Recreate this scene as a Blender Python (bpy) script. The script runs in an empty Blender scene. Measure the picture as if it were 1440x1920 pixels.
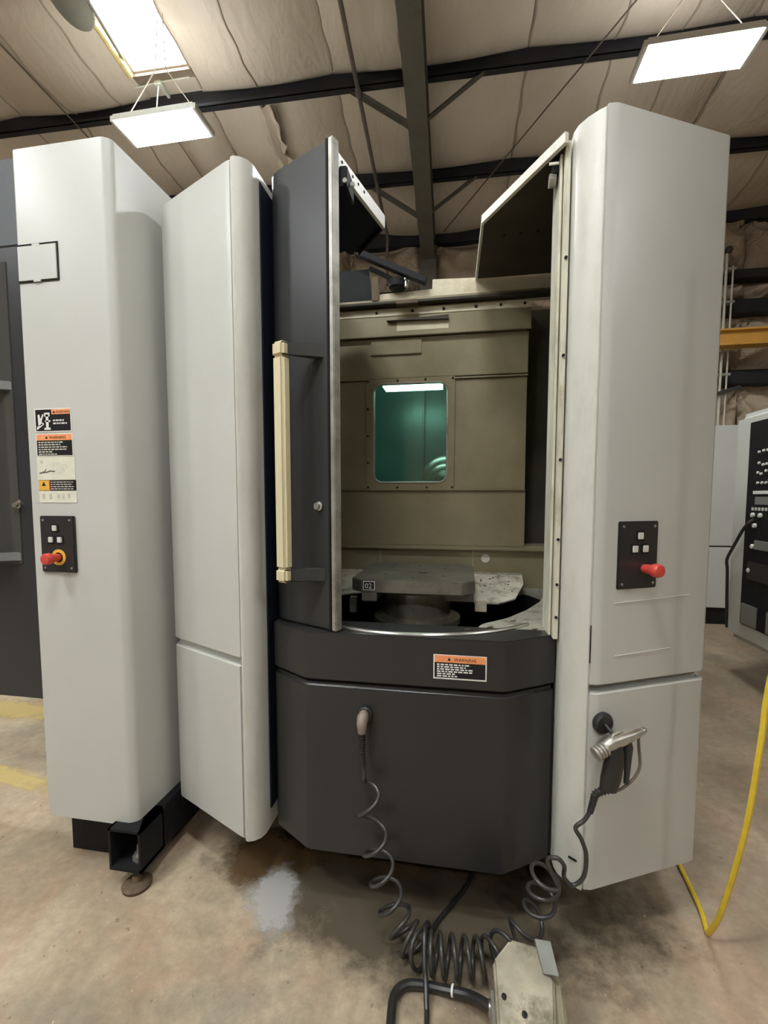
import bpy, bmesh, math, random
from mathutils import Vector, Matrix, noise
random.seed(7)
scene = bpy.context.scene
col = scene.collection
PI = math.pi

# ------------------------------------------------------------------ camera
cd = bpy.data.cameras.new('camera')
cam = bpy.data.objects.new('camera', cd); col.objects.link(cam)
cd.sensor_fit = 'VERTICAL'; cd.sensor_height = 24.0
cd.lens = 24.0 * 858.8 / 1920.0
cd.shift_y = 34.2 / 1920.0
cd.clip_start = 0.05; cd.clip_end = 100
cam.location = (0, 0, 1.5)
cam.rotation_euler = (math.radians(90 - 4.176), 0, math.radians(9.817))
scene.camera = cam

# ------------------------------------------------------------------ world, exposure
w = bpy.data.worlds.new('world'); scene.world = w; w.use_nodes = True
bg = w.node_tree.nodes['Background']
bg.inputs[0].default_value = (0.97, 0.98, 1.0, 1); bg.inputs[1].default_value = 0.8
scene.view_settings.view_transform = 'Standard'
scene.view_settings.look = 'None'
scene.view_settings.gamma = 1
scene.view_settings.use_curve_mapping = False
scene.view_settings.exposure = -0.12
LAMP = 122.0       # emission strength of the high bay diffusers
SKY = 15.0         # daylight through the translucent roof panels

# ------------------------------------------------------------------ materials
def new_mat(name):
    m = bpy.data.materials.new(name); m.use_nodes = True
    nt = m.node_tree
    return m, nt, nt.nodes['Principled BSDF']

def N(nt, t, **kw):
    n = nt.nodes.new(t)
    for k, v in kw.items():
        if hasattr(n, k): setattr(n, k, v)
    return n

def paint(name, rgb, rough=0.5, metal=0.0, var=0.0, scale=6.0, bump=0.0, bscale=200.0, stretch=(1,1,1), dirt=None, dirtamt=0.5, dscale=3.0, coat=0.0):
    m, nt, b = new_mat(name)
    b.inputs['Roughness'].default_value = rough
    b.inputs['Metallic'].default_value = metal
    b.inputs['Coat Weight'].default_value = coat
    if max(rgb) < 0.06: b.inputs['Specular IOR Level'].default_value = 0.5 if rough < 0.42 else 0.18
    b.inputs['Base Color'].default_value = (*rgb, 1)
    tc = N(nt, 'ShaderNodeTexCoord')
    mp = N(nt, 'ShaderNodeMapping'); mp.inputs['Scale'].default_value = stretch
    nt.links.new(tc.outputs['Object'], mp.inputs[0])
    last = None
    if var > 0:
        nz = N(nt, 'ShaderNodeTexNoise'); nz.inputs['Scale'].default_value = scale; nz.inputs['Detail'].default_value = 5
        nt.links.new(mp.outputs[0], nz.inputs['Vector'])
        cr = N(nt, 'ShaderNodeValToRGB')
        cr.color_ramp.elements[0].position = 0.3; cr.color_ramp.elements[1].position = 0.7
        cr.color_ramp.elements[0].color = (*[max(0, c*(1-var)) for c in rgb], 1)
        cr.color_ramp.elements[1].color = (*[min(1, c*(1+var)) for c in rgb], 1)
        nt.links.new(nz.outputs['Fac'], cr.inputs[0]); last = cr.outputs[0]
    if dirt:
        nz = N(nt, 'ShaderNodeTexNoise'); nz.inputs['Scale'].default_value = dscale; nz.inputs['Detail'].default_value = 8; nz.inputs['Roughness'].default_value = 0.7
        nt.links.new(mp.outputs[0], nz.inputs['Vector'])
        cr = N(nt, 'ShaderNodeValToRGB'); cr.color_ramp.elements[0].position = 0.5; cr.color_ramp.elements[1].position = 0.68
        cr.color_ramp.elements[0].color = (0,0,0,1); cr.color_ramp.elements[1].color = (dirtamt,)*3 + (1,)
        nt.links.new(nz.outputs['Fac'], cr.inputs[0])
        mx = N(nt, 'ShaderNodeMixRGB'); nt.links.new(cr.outputs[0], mx.inputs[0])
        if last: nt.links.new(last, mx.inputs[1])
        else: mx.inputs[1].default_value = (*rgb, 1)
        mx.inputs[2].default_value = (*dirt, 1); last = mx.outputs[0]
    if last: nt.links.new(last, b.inputs['Base Color'])
    if bump > 0:
        nz = N(nt, 'ShaderNodeTexNoise'); nz.inputs['Scale'].default_value = bscale; nz.inputs['Detail'].default_value = 3
        nt.links.new(mp.outputs[0], nz.inputs['Vector'])
        bp = N(nt, 'ShaderNodeBump'); bp.inputs['Strength'].default_value = bump; bp.inputs['Distance'].default_value = 0.01
        nt.links.new(nz.outputs['Fac'], bp.inputs['Height']); nt.links.new(bp.outputs[0], b.inputs['Normal'])
    return m

def emit(name, rgb, strength):
    m, nt, b = new_mat(name)
    b.inputs['Base Color'].default_value = (*rgb, 1)
    b.inputs['Emission Color'].default_value = (*rgb, 1)
    b.inputs['Emission Strength'].default_value = strength
    return m

M = {}
M['panel'] = paint('light_grey_paint', (0.53, 0.53, 0.49), 0.33, var=0.03, scale=3, bump=0.04, bscale=350)
M['panel_worn'] = paint('worn_grey_paint', (0.57, 0.56, 0.50), 0.34, var=0.05, scale=5, dirt=(0.34, 0.32, 0.25), dirtamt=0.3, dscale=9, stretch=(1,1,0.35))
M['dark'] = paint('charcoal_paint', (0.0235, 0.023, 0.0225), 0.33, var=0.06, scale=4, bump=0.03, bscale=400)
M['door'] = paint('charcoal_door_paint', (0.027, 0.028, 0.029), 0.36, var=0.06, scale=4, bump=0.02, bscale=400)
M['groove'] = paint('shadow_groove_black', (0.012, 0.012, 0.013), 0.7)
M['black'] = paint('black_paint', (0.013, 0.013, 0.014), 0.6, var=0.2, scale=10)
M['navy'] = paint('blue_black_paint_and_shade', (0.010, 0.013, 0.024), 0.6)  # doubles as painted shade on the left tower's jamb
M['brownblack'] = paint('oil_film_and_shade_dark', (0.055, 0.050, 0.036), 0.5, var=0.25, scale=5)  # also serves as painted shade in the right recess
M['rubber'] = paint('black_rubber', (0.020, 0.019, 0.018), 0.38, var=0.15, scale=30)
M['inner'] = paint('oily_beige_sheet_metal', (0.29, 0.25, 0.158), 0.36, metal=0.25, var=0.12, scale=2.5, dirt=(0.20, 0.165, 0.085), dirtamt=0.6, dscale=2.0)
M['inner_hi'] = paint('cream_lit_sheet_metal', (0.70, 0.63, 0.46), 0.45, var=0.08, scale=4, dirt=(0.3, 0.24, 0.13), dirtamt=0.4, dscale=6)  # paler than inner; the header's light patch is put into this colour
M['tray'] = paint('chip_covered_steel', (0.40, 0.385, 0.32), 0.5, metal=0.2, var=0.12, scale=7, dirt=(0.10, 0.075, 0.045), dirtamt=0.85, dscale=16)
M['guard'] = paint('splashed_pale_steel', (0.62, 0.59, 0.49), 0.5, metal=0.1, var=0.15, scale=10, dirt=(0.14, 0.10, 0.07), dirtamt=0.95, dscale=14)
M['pallet'] = paint('ground_dark_steel', (0.20, 0.185, 0.155), 0.36, metal=0.5, var=0.25, scale=9, dirt=(0.06, 0.055, 0.045), dirtamt=0.5, dscale=5)
M['steel'] = paint('bright_steel', (0.55, 0.54, 0.50), 0.28, metal=0.9, var=0.1, scale=20)
M['dull_steel'] = paint('dull_steel', (0.42, 0.41, 0.37), 0.45, metal=0.7, var=0.2, scale=12, dirt=(0.12, 0.10, 0.06), dirtamt=0.5, dscale=10)
M['matte_grey'] = paint('matte_grey_cover', (0.085, 0.09, 0.095), 0.6)
M['base_steel'] = paint('worn_base_steel', (0.48, 0.45, 0.38), 0.28, metal=0.7, var=0.2, scale=12, dirt=(0.12, 0.10, 0.06), dirtamt=0.6, dscale=10)
M['flap'] = paint('grey_flap_metal', (0.27, 0.275, 0.25), 0.4, metal=0.3, var=0.12, scale=20)
M['lid'] = paint('dusty_lid_metal', (0.24, 0.235, 0.19), 0.5, var=0.12, scale=8)
M['cream'] = paint('cream_plastic', (0.66, 0.585, 0.38), 0.5, var=0.08, scale=10, dirt=(0.40, 0.30, 0.15), dirtamt=0.35, dscale=10, stretch=(1,1,0.3))
M['edge'] = paint('bare_white_edge', (0.68, 0.66, 0.58), 0.45, var=0.1, scale=20, dirt=(0.3,0.27,0.2), dirtamt=0.4, dscale=20)
M['rail'] = paint('yellowed_rail', (0.62, 0.60, 0.48), 0.45, var=0.1, scale=12, dirt=(0.22, 0.18, 0.09), dirtamt=0.6, dscale=14, stretch=(1,1,0.3))
M['handle_dark'] = paint('dark_handle_plastic', (0.05, 0.05, 0.048), 0.5)
M['bracket_grey'] = paint('grey_handle_bracket', (0.19, 0.19, 0.18), 0.4)
M['red'] = paint('red_plastic', (0.60, 0.065, 0.05), 0.35)
M['yellow'] = paint('yellow_plastic', (0.75, 0.42, 0.06), 0.5)
M['orange'] = paint('orange_print', (0.86, 0.32, 0.13), 0.6, var=0.08, scale=60)
M['white'] = paint('white_print', (0.74, 0.73, 0.68), 0.5, var=0.05, scale=40)
M['ivory'] = paint('ivory_label', (0.69, 0.68, 0.55), 0.55, var=0.06, scale=30)
M['key'] = paint('off_white_key', (0.62, 0.62, 0.56), 0.5)
M['ink'] = paint('black_ink', (0.016, 0.016, 0.017), 0.45)
M['labelgrey'] = paint('pale_grey_print', (0.55, 0.52, 0.45), 0.5, var=0.15, scale=80)
M['insul'] = None
M['purlin'] = paint('dark_purlin_paint', (0.030, 0.028, 0.030), 0.55, var=0.2, scale=6)
M['rafter'] = paint('grey_green_beam_paint', (0.105, 0.095, 0.07), 0.55, var=0.15, scale=4, dirt=(0.05,0.04,0.028), dirtamt=0.5, dscale=4)
M['conduit'] = paint('dusty_conduit', (0.14, 0.115, 0.09), 0.5, var=0.2, scale=8)
M['rod'] = paint('rusty_rod', (0.12, 0.095, 0.07), 0.6)
M['strap'] = paint('faded_seam_tape', (0.36, 0.295, 0.22), 0.7)
M['pipe_white'] = paint('white_pipe_paint', (0.55, 0.51, 0.42), 0.5, var=0.1, scale=8)
M['crane'] = paint('crane_yellow', (0.62, 0.33, 0.06), 0.5, var=0.12, scale=5)
M['hose_y'] = paint('yellow_hose', (0.66, 0.47, 0.035), 0.45, var=0.12, scale=25)
M['rust'] = paint('rusty_iron', (0.10, 0.065, 0.035), 0.7, var=0.35, scale=30)
M['alu'] = paint('cast_aluminium', (0.52, 0.50, 0.44), 0.35, metal=0.75, var=0.15, scale=40)
M['pedal'] = paint('oily_pedal_casting', (0.35, 0.31, 0.225), 0.45, metal=0.05, var=0.35, scale=9, bump=0.3, bscale=22, dirt=(0.13, 0.105, 0.055), dirtamt=1.0, dscale=11)
M['pedal_side'] = paint('stained_pedal_side', (0.30, 0.265, 0.175), 0.45, metal=0.3, var=0.25, scale=14, dirt=(0.12,0.09,0.05), dirtamt=0.7, dscale=14)
M['coil'] = paint('glossy_black_hose', (0.040, 0.038, 0.035), 0.28)
M['elbow'] = paint('dusty_pink_fitting', (0.24, 0.185, 0.155), 0.5, var=0.2, scale=40)
M['yellow_floor'] = None

def insul_mat(name, base, dark, bump=0.35):
    m, nt, b = new_mat(name)
    b.inputs['Roughness'].default_value = 0.55
    tc = N(nt, 'ShaderNodeTexCoord')
    n1 = N(nt, 'ShaderNodeTexNoise'); n1.inputs['Scale'].default_value = 0.9; n1.inputs['Detail'].default_value = 6
    nt.links.new(tc.outputs['Object'], n1.inputs['Vector'])
    cr = N(nt, 'ShaderNodeValToRGB'); cr.color_ramp.elements[0].position = 0.30; cr.color_ramp.elements[1].position = 0.66
    cr.color_ramp.elements[0].color = (*dark, 1); cr.color_ramp.elements[1].color = (*base, 1)
    nt.links.new(n1.outputs['Fac'], cr.inputs[0]); nt.links.new(cr.outputs[0], b.inputs['Base Color'])
    mp = N(nt, 'ShaderNodeMapping'); mp.inputs['Scale'].default_value = (1.0, 0.35, 1.0); mp.inputs['Rotation'].default_value = (0, 0, 0.5)
    nt.links.new(tc.outputs['Object'], mp.inputs[0])
    n2 = N(nt, 'ShaderNodeTexNoise'); n2.inputs['Scale'].default_value = 7; n2.inputs['Detail'].default_value = 4; n2.inputs['Distortion'].default_value = 1.2
    nt.links.new(mp.outputs[0], n2.inputs['Vector'])
    bp = N(nt, 'ShaderNodeBump'); bp.inputs['Strength'].default_value = bump; bp.inputs['Distance'].default_value = 0.05
    nt.links.new(n2.outputs['Fac'], bp.inputs['Height']); nt.links.new(bp.outputs[0], b.inputs['Normal'])
    return m
M['insul'] = insul_mat('aged_roof_insulation', (0.66, 0.565, 0.45), (0.54, 0.45, 0.35))
M['insul_wall'] = insul_mat('aged_wall_insulation', (0.52, 0.42, 0.30), (0.27, 0.20, 0.13), 1.0)
M['insul_torn'] = insul_mat('torn_insulation', (0.36, 0.28, 0.20), (0.12, 0.085, 0.055))
M['fibre'] = paint('yellow_glass_fibre', (0.62, 0.50, 0.22), 0.9, var=0.2, scale=20)

def floor_mat():
    m, nt, b = new_mat('stained_concrete')
    tc = N(nt, 'ShaderNodeTexCoord')
    def noise_(sc, det, rough=0.6, rot=0, st=(1,1,1), dist=0.0):
        mp = N(nt, 'ShaderNodeMapping'); mp.inputs['Scale'].default_value = st; mp.inputs['Rotation'].default_value = (0,0,rot)
        nt.links.new(tc.outputs['Object'], mp.inputs[0])
        n = N(nt, 'ShaderNodeTexNoise'); n.inputs['Scale'].default_value = sc; n.inputs['Detail'].default_value = det; n.inputs['Roughness'].default_value = rough
        n.inputs['Distortion'].default_value = dist
        nt.links.new(mp.outputs[0], n.inputs['Vector']); return n.outputs['Fac']
    def ramp(fac, p0, p1, c0, c1):
        cr = N(nt, 'ShaderNodeValToRGB'); e = cr.color_ramp.elements
        e[0].position = p0; e[1].position = p1; e[0].color = (*c0, 1); e[1].color = (*c1, 1)
        nt.links.new(fac, cr.inputs[0]); return cr.outputs[0]
    def mix(f, a, bb, mode='MIX'):
        mx = N(nt, 'ShaderNodeMixRGB'); mx.blend_type = mode
        for i, v in enumerate((f, a, bb)):
            if isinstance(v, (int, float)): mx.inputs[i].default_value = v
            elif isinstance(v, tuple): mx.inputs[i].default_value = (*v, 1)
            else: nt.links.new(v, mx.inputs[i])
        return mx.outputs[0]
    base = ramp(noise_(1.6, 6, 0.62, 0.6, (1, 0.55, 1), 0.6), 0.33, 0.67, (0.25, 0.185, 0.12), (0.52, 0.42, 0.295))
    pink = ramp(noise_(2.6, 5, 0.6, 0.3, (1, .7, 1), 0.8), 0.5, 0.64, (0,0,0), (0.5,)*3)
    c = mix(pink, base, (0.42, 0.265, 0.175))
    grey = ramp(noise_(1.9, 6, 0.7, 1.1, (0.7, 1, 1), 0.4), 0.52, 0.66, (0,0,0), (0.6,)*3)
    c = mix(grey, c, (0.25, 0.215, 0.16))
    fine = ramp(noise_(22, 8, 0.75), 0.35, 0.7, (0.78,)*3, (1.12,)*3)
    c = mix(1.0, c, fine, 'MULTIPLY')
    spots = ramp(noise_(34, 2, 0.5), 0.70, 0.74, (0,0,0), (0.55,)*3)
    c = mix(spots, c, (0.12, 0.085, 0.055))
    chips = ramp(noise_(60, 1, 0.5), 0.765, 0.785, (0,0,0), (0.7,)*3)
    c = mix(chips, c, (0.62, 0.57, 0.47))
    nt.links.new(c, b.inputs['Base Color'])
    r = ramp(noise_(2.2, 5), 0.3, 0.7, (0.34,)*3, (0.62,)*3); nt.links.new(r, b.inputs['Roughness'])
    bp = N(nt, 'ShaderNodeBump'); bp.inputs['Strength'].default_value = 0.12; bp.inputs['Distance'].default_value = 0.01
    nt.links.new(noise_(40, 5), bp.inputs['Height']); nt.links.new(bp.outputs[0], b.inputs['Normal'])
    return m
M['floor'] = floor_mat()

def patch_mat(name, rgb, amount, scale=6):
    m, nt, b = new_mat(name)                      # worn paint / spill: noise broken edges through transparency
    b.inputs['Base Color'].default_value = (*rgb, 1); b.inputs['Roughness'].default_value = 0.55
    tc = N(nt, 'ShaderNodeTexCoord')
    n = N(nt, 'ShaderNodeTexNoise'); n.inputs['Scale'].default_value = scale; n.inputs['Detail'].default_value = 8; n.inputs['Roughness'].default_value = 0.7
    nt.links.new(tc.outputs['Object'], n.inputs['Vector'])
    at = N(nt, 'ShaderNodeAttribute'); at.attribute_name = 'fade'
    mul = N(nt, 'ShaderNodeMath'); mul.operation = 'MULTIPLY_ADD'
    nt.links.new(at.outputs['Fac'], mul.inputs[0]); mul.inputs[1].default_value = 0.9
    nt.links.new(n.outputs['Fac'], mul.inputs[2])
    cr = N(nt, 'ShaderNodeValToRGB'); cr.color_ramp.elements[0].position = 0.72; cr.color_ramp.elements[1].position = 1.15
    cr.color_ramp.elements[0].color = (0,0,0,1); cr.color_ramp.elements[1].color = (amount,)*3 + (1,)
    nt.links.new(mul.outputs[0], cr.inputs[0]); nt.links.new(cr.outputs[0], b.inputs['Alpha'])
    return m

def glass_mat():
    m = bpy.data.materials.new('green_tinted_glass'); m.use_nodes = True; nt = m.node_tree
    nt.nodes.remove(nt.nodes['Principled BSDF'])
    out = nt.nodes['Material Output']
    t = N(nt, 'ShaderNodeBsdfTransparent'); t.inputs[0].default_value = (0.66, 0.86, 0.80, 1)
    g = N(nt, 'ShaderNodeBsdfGlossy'); g.inputs['Roughness'].default_value = 0.12; g.inputs[0].default_value = (0.8, 0.95, 0.9, 1)
    mx = N(nt, 'ShaderNodeMixShader'); mx.inputs[0].default_value = 0.10
    nt.links.new(t.outputs[0], mx.inputs[1]); nt.links.new(g.outputs[0], mx.inputs[2]); nt.links.new(mx.outputs[0], out.inputs[0])
    return m
M['glass'] = glass_mat()
M['teal'] = paint('coolant_wet_wall', (0.19, 0.28, 0.26), 0.3, metal=0.2, var=0.15, scale=3)
M['lamp'] = emit('lamp_diffuser', (0.955, 0.99, 1.0), LAMP)
M['ceiling_fill'] = emit('added_ceiling_fill_glow', (0.955, 0.99, 1.0), LAMP*0.38)  # glow added to brighten the ceiling
M['skylight'] = emit('translucent_roof_panel', (0.93, 1.0, 0.99), SKY)
M['worklight'] = emit('work_light_diffuser', (0.80, 1.0, 0.92), 8.0)
M['window_dark'] = paint('dark_door_glass', (0.06, 0.06, 0.055), 0.12, coat=0.5)

# ------------------------------------------------------------------ mesh builder
class MB:
    def __init__(s): s.v = []; s.f = []
    def add(s, vs, fs):
        k = len(s.v); s.v += [tuple(v) for v in vs]; s.f += [tuple(i + k for i in f) for f in fs]; return s
    def box(s, x0, x1, y0, y1, z0, z1):
        return s.add([(x0,y0,z0),(x1,y0,z0),(x1,y1,z0),(x0,y1,z0),(x0,y0,z1),(x1,y0,z1),(x1,y1,z1),(x0,y1,z1)],
                     [(0,3,2,1),(4,5,6,7),(0,1,5,4),(1,2,6,5),(2,3,7,6),(3,0,4,7)])
    def obox(s, o, u, v, n, u0, u1, v0, v1, n0, n1):       # box in a local frame
        o, u, v, n = map(Vector, (o, u, v, n)); P = []
        for c in (v0, v1):
            for a, b in ((u0,n0),(u1,n0),(u1,n1),(u0,n1)): P.append(o + u*a + n*b + v*c)
        return s.add(P, [(0,3,2,1),(4,5,6,7),(0,1,5,4),(1,2,6,5),(2,3,7,6),(3,0,4,7)])
    def prism(s, pts, z0, z1):                              # plan polygon extruded upward
        n = len(pts)
        a = sum(pts[i][0]*pts[(i+1)%n][1]-pts[(i+1)%n][0]*pts[i][1] for i in range(n))
        if a < 0: pts = pts[::-1]
        vs = [(x,y,z0) for x,y in pts] + [(x,y,z1) for x,y in pts]
        fs = [tuple(range(n))[::-1], tuple(range(n,2*n))] + [(i,(i+1)%n,(i+1)%n+n,i+n) for i in range(n)]
        return s.add(vs, fs)
    def wallprism(s, pts, y0, y1):                          # x,z polygon extruded in y
        n = len(pts)
        a = sum(pts[i][0]*pts[(i+1)%n][1]-pts[(i+1)%n][0]*pts[i][1] for i in range(n))
        if a < 0: pts = pts[::-1]
        vs = [(x,y0,z) for x,z in pts] + [(x,y1,z) for x,z in pts]
        fs = [tuple(range(n)), tuple(range(n,2*n))[::-1]] + [(i,i+n,(i+1)%n+n,(i+1)%n) for i in range(n)]
        return s.add(vs, fs)
    def strip(s, pts, th, z0, z1):                          # folded sheet following an open plan line; thickness to the left of travel
        n = len(pts); P = [Vector((p[0],p[1])) for p in pts]; Q = []
        for i in range(n):
            a = (P[i]-P[i-1]).normalized() if i else (P[1]-P[0]).normalized()
            b = (P[i+1]-P[i]).normalized() if i < n-1 else a
            t = (a+b).normalized(); nn = Vector((-t.y, t.x)); Q.append(P[i] + nn*(th/max(.4, t.dot(a))))
        return s.prism([tuple(p) for p in P] + [tuple(q) for q in Q[::-1]], z0, z1)
    def cyl(s, p0, p1, r0, r1=None, n=16, cap=True):
        p0, p1 = Vector(p0), Vector(p1); r1 = r0 if r1 is None else r1
        d = (p1-p0).normalized(); a = d.orthogonal().normalized(); b = d.cross(a)
        vs = []
        for p, r in ((p0,r0),(p1,r1)):
            vs += [p + (a*math.cos(2*PI*i/n) + b*math.sin(2*PI*i/n))*r for i in range(n)]
        fs = [(i,(i+1)%n,(i+1)%n+n,i+n) for i in range(n)]
        if cap: fs += [tuple(range(n))[::-1], tuple(range(n,2*n))]
        return s.add(vs, fs)
    def lathe(s, o, axis, prof, n=24):                      # prof: (radius, distance along axis)
        o = Vector(o); d = Vector(axis).normalized(); a = d.orthogonal().normalized(); b = d.cross(a); vs = []
        for r, h in prof:
            vs += [o + d*h + (a*math.cos(2*PI*i/n) + b*math.sin(2*PI*i/n))*r for i in range(n)]
        m = len(prof); fs = []
        for j in range(m-1):
            fs += [(j*n+i, j*n+(i+1)%n, (j+1)*n+(i+1)%n, (j+1)*n+i) for i in range(n)]
        fs += [tuple(range(n))[::-1], tuple(range((m-1)*n, m*n))]
        return s.add(vs, fs)
    def tube(s, pts, r, n=8, cap=True):
        P = [Vector(p) for p in pts]; m = len(P)
        R = r if isinstance(r, (list, tuple)) else [r]*m
        T = [(P[min(i+1,m-1)] - P[max(i-1,0)]).normalized() for i in range(m)]
        a = T[0].orthogonal().normalized(); vs = []
        for i in range(m):
            a = (a - T[i]*a.dot(T[i])).normalized(); b = T[i].cross(a)
            vs += [P[i] + (a*math.cos(2*PI*k/n) + b*math.sin(2*PI*k/n))*R[i] for k in range(n)]
        fs = [(j*n+k, j*n+(k+1)%n, (j+1)*n+(k+1)%n, (j+1)*n+k) for j in range(m-1) for k in range(n)]
        if cap: fs += [tuple(range(n))[::-1], tuple(range((m-1)*n, m*n))]
        return s.add(vs, fs)
    def build(s, name, mat, parent=None, bevel=0.0, seg=2, smooth=35, label=None):
        me = bpy.data.meshes.new(name); me.from_pydata(s.v, [], s.f); me.update()
        bm = bmesh.new(); bm.from_mesh(me)
        bmesh.ops.recalc_face_normals(bm, faces=bm.faces)
        if bevel > 0:
            es = [e for e in bm.edges if len(e.link_faces) == 2 and e.calc_face_angle(0) > 0.45]
            bmesh.ops.bevel(bm, geom=es, offset=bevel, segments=seg, affect='EDGES', clamp_overlap=True)
        for f in bm.faces: f.smooth = smooth > 0
        for e in bm.edges:
            if len(e.link_faces) == 2: e.smooth = e.calc_face_angle(0) < math.radians(smooth)
        bm.to_mesh(me); bm.free(); me.materials.append(mat)
        return link(name, me, parent, label)

def link(name, me, parent=None, label=None):
    o = bpy.data.objects.new(name, me); col.objects.link(o)
    if parent is not None:
        o.parent = parent
        o.matrix_parent_inverse = Matrix.Translation(-base(parent))
    if label: o['label'] = label
    return o
def base(o):
    return Vector(o.location) if o.parent is None else Vector((0,0,0))
def thing(name, label, cat, loc=(0,0,0), group=None):
    o = bpy.data.objects.new(name, None); col.objects.link(o); o.location = loc; o.empty_display_size = 0.1
    o['label'] = label; o['category'] = cat
    if group: o['group'] = group
    return o
def tag(o, label, cat, group=None):
    o['label'] = label; o['category'] = cat
    if group: o['group'] = group
    return o
def struct(o): o['kind'] = 'structure'; return o
def smooth_path(pts, per=8):
    P = [Vector(p) for p in pts]; out = []
    for i in range(len(P)-1):
        p0 = P[i-1] if i else P[0]*2-P[1]; p1, p2 = P[i], P[i+1]; p3 = P[i+2] if i+2 < len(P) else P[-1]*2-P[-2]
        for k in range(per):
            t = k/per
            out.append(0.5*((2*p1) + (p2-p0)*t + (2*p0-5*p1+4*p2-p3)*t*t + (3*p1-p0-3*p2+p3)*t**3))
    out.append(P[-1]); return out
def text(name, body, size, o, u, v, n, mat, parent, off=0.0008, depth=0.0):
    cu = bpy.data.curves.new('txt', 'FONT'); cu.body = body; cu.size = size; cu.align_x = 'LEFT'; cu.resolution_u = 2
    cu.extrude = 0.0003
    t = bpy.data.objects.new('txt', cu); col.objects.link(t)
    dg = bpy.context.evaluated_depsgraph_get(); me = bpy.data.meshes.new_from_object(t.evaluated_get(dg))
    bpy.data.objects.remove(t)
    o, u, v, n = map(Vector, (o, u, v, n))
    for vt in me.vertices: vt.co = o + u*vt.co.x + v*vt.co.y + n*(off + vt.co.z)
    me.materials.clear(); me.materials.append(mat)
    return link(name, me, parent)
def bars(o, u, v, n, rows, x0, x1, top, dz, h, off=0.0008, rnd=None):
    """broken lines of unreadable small print"""
    mb = MB(); rnd = rnd or random.Random(3)
    for r, frac in enumerate(rows):
        x = x0; end = x0 + (x1-x0)*frac; z = top - r*dz
        while x < end:
            l = rnd.uniform(0.006, 0.016); l = min(l, end-x)
            if l > 0.002: mb.obox(o, u, v, n, x, x+l, z-h, z, 0, off)
            x += l + 0.0035
    return mb

# ------------------------------------------------------------------ building shell
YW, ZE, K = 6.72, 5.2, 0.12
BA = math.radians(1.5)                       # the hall stands a touch askew to the machine
BO = Vector((-0.5, 5.0))
def bw(x, y):                                # hall frame -> world
    dx, dy = x-BO.x, y-BO.y
    return (BO.x + dx*math.cos(BA) - dy*math.sin(BA), BO.y + dx*math.sin(BA) + dy*math.cos(BA))
def roofz(y): return ZE + K*(YW-y)
def hall(mb):                                # move a builder from hall frame to world
    mb.v = [(*bw(x, y), z) for x, y, z in mb.v]; return mb

fl = MB().box(-11, 11, -9, 9, -0.2, 0.0)
floor = struct(fl.build('floor', M['floor'], None, smooth=0))

wb = struct(hall(MB().box(-10, 10, YW, YW+0.15, 0, 5.3)).build('wall_back', M['insul_wall'], None, smooth=0))
wl = struct(hall(MB().box(-10.15, -10, -8.5, YW, 0, 7.2)).build('wall_left', M['insul_wall'], None, smooth=0))
wr = struct(hall(MB().box(10, 10.15, -8.5, YW, 0, 7.2)).build('wall_right', M['insul_wall'], None, smooth=0))
wfm = MB(); wfm.box(-10, -8.5, -8.65, -8.5, 0, 7.2); wfm.box(-3.5, 10, -8.65, -8.5, 0, 7.2); wfm.box(-8.5, -3.5, -8.65, -8.5, 4.6, 7.2)   # gap added behind the viewpoint to let in soft fill daylight
wf = struct(hall(wfm).build('wall_front', M['insul_wall'], None, smooth=0))

SKX = (-3.13, -2.58)                          # translucent roof panel slot
def roof_slab(x0, x1, y0, y1):
    return MB().add([(x0,y0,roofz(y0)),(x1,y0,roofz(y0)),(x1,y1,roofz(y1)),(x0,y1,roofz(y1)),
                     (x0,y0,roofz(y0)+.06),(x1,y0,roofz(y0)+.06),(x1,y1,roofz(y1)+.06),(x0,y1,roofz(y1)+.06)],
                    [(0,3,2,1),(4,5,6,7),(0,1,5,4),(1,2,6,5),(2,3,7,6),(3,0,4,7)])
SKY0, SKY1 = -2.6, 4.22
cm = MB()
for a in ((-10,SKX[0],-8.6,YW),(SKX[1],10,-8.6,YW),(SKX[0],SKX[1],SKY1,YW),(SKX[0],SKX[1],-8.6,SKY0)):
    r = roof_slab(*a); cm.add(r.v, r.f)
ceiling = struct(hall(cm).build('ceiling', M['insul'], None, smooth=0))
sk = MB(); r = roof_slab(SKX[0], SKX[1], SKY0, SKY1); sk.add(r.v, r.f)
window_1 = struct(hall(sk).build('window_1', M['skylight'], None, smooth=0))
PUR = [7.0-0.28, 5.62, 4.48, 3.34, 2.2]       # purlin lines (hall y); the first is the eave strut
PD = 0.19
for i, y in enumerate(PUR):
    z = roofz(y)
    mb = MB()
    if i == 0: mb.box(-9.9, 9.9, y-0.12, y, z-0.22, z-0.02)
    else:
        mb.box(-9.9, 9.9, y-0.012, y, z-PD, z)
        mb.box(-9.9, 9.9, y-0.07, y, z-PD-0.006, z-PD+0.006)
        mb.box(-9.9, 9.9, y-0.07, y-0.058, z-PD-0.006, z-PD+0.022)
    hall(mb).build('purlin', M['purlin'], ceiling, smooth=0)
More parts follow.
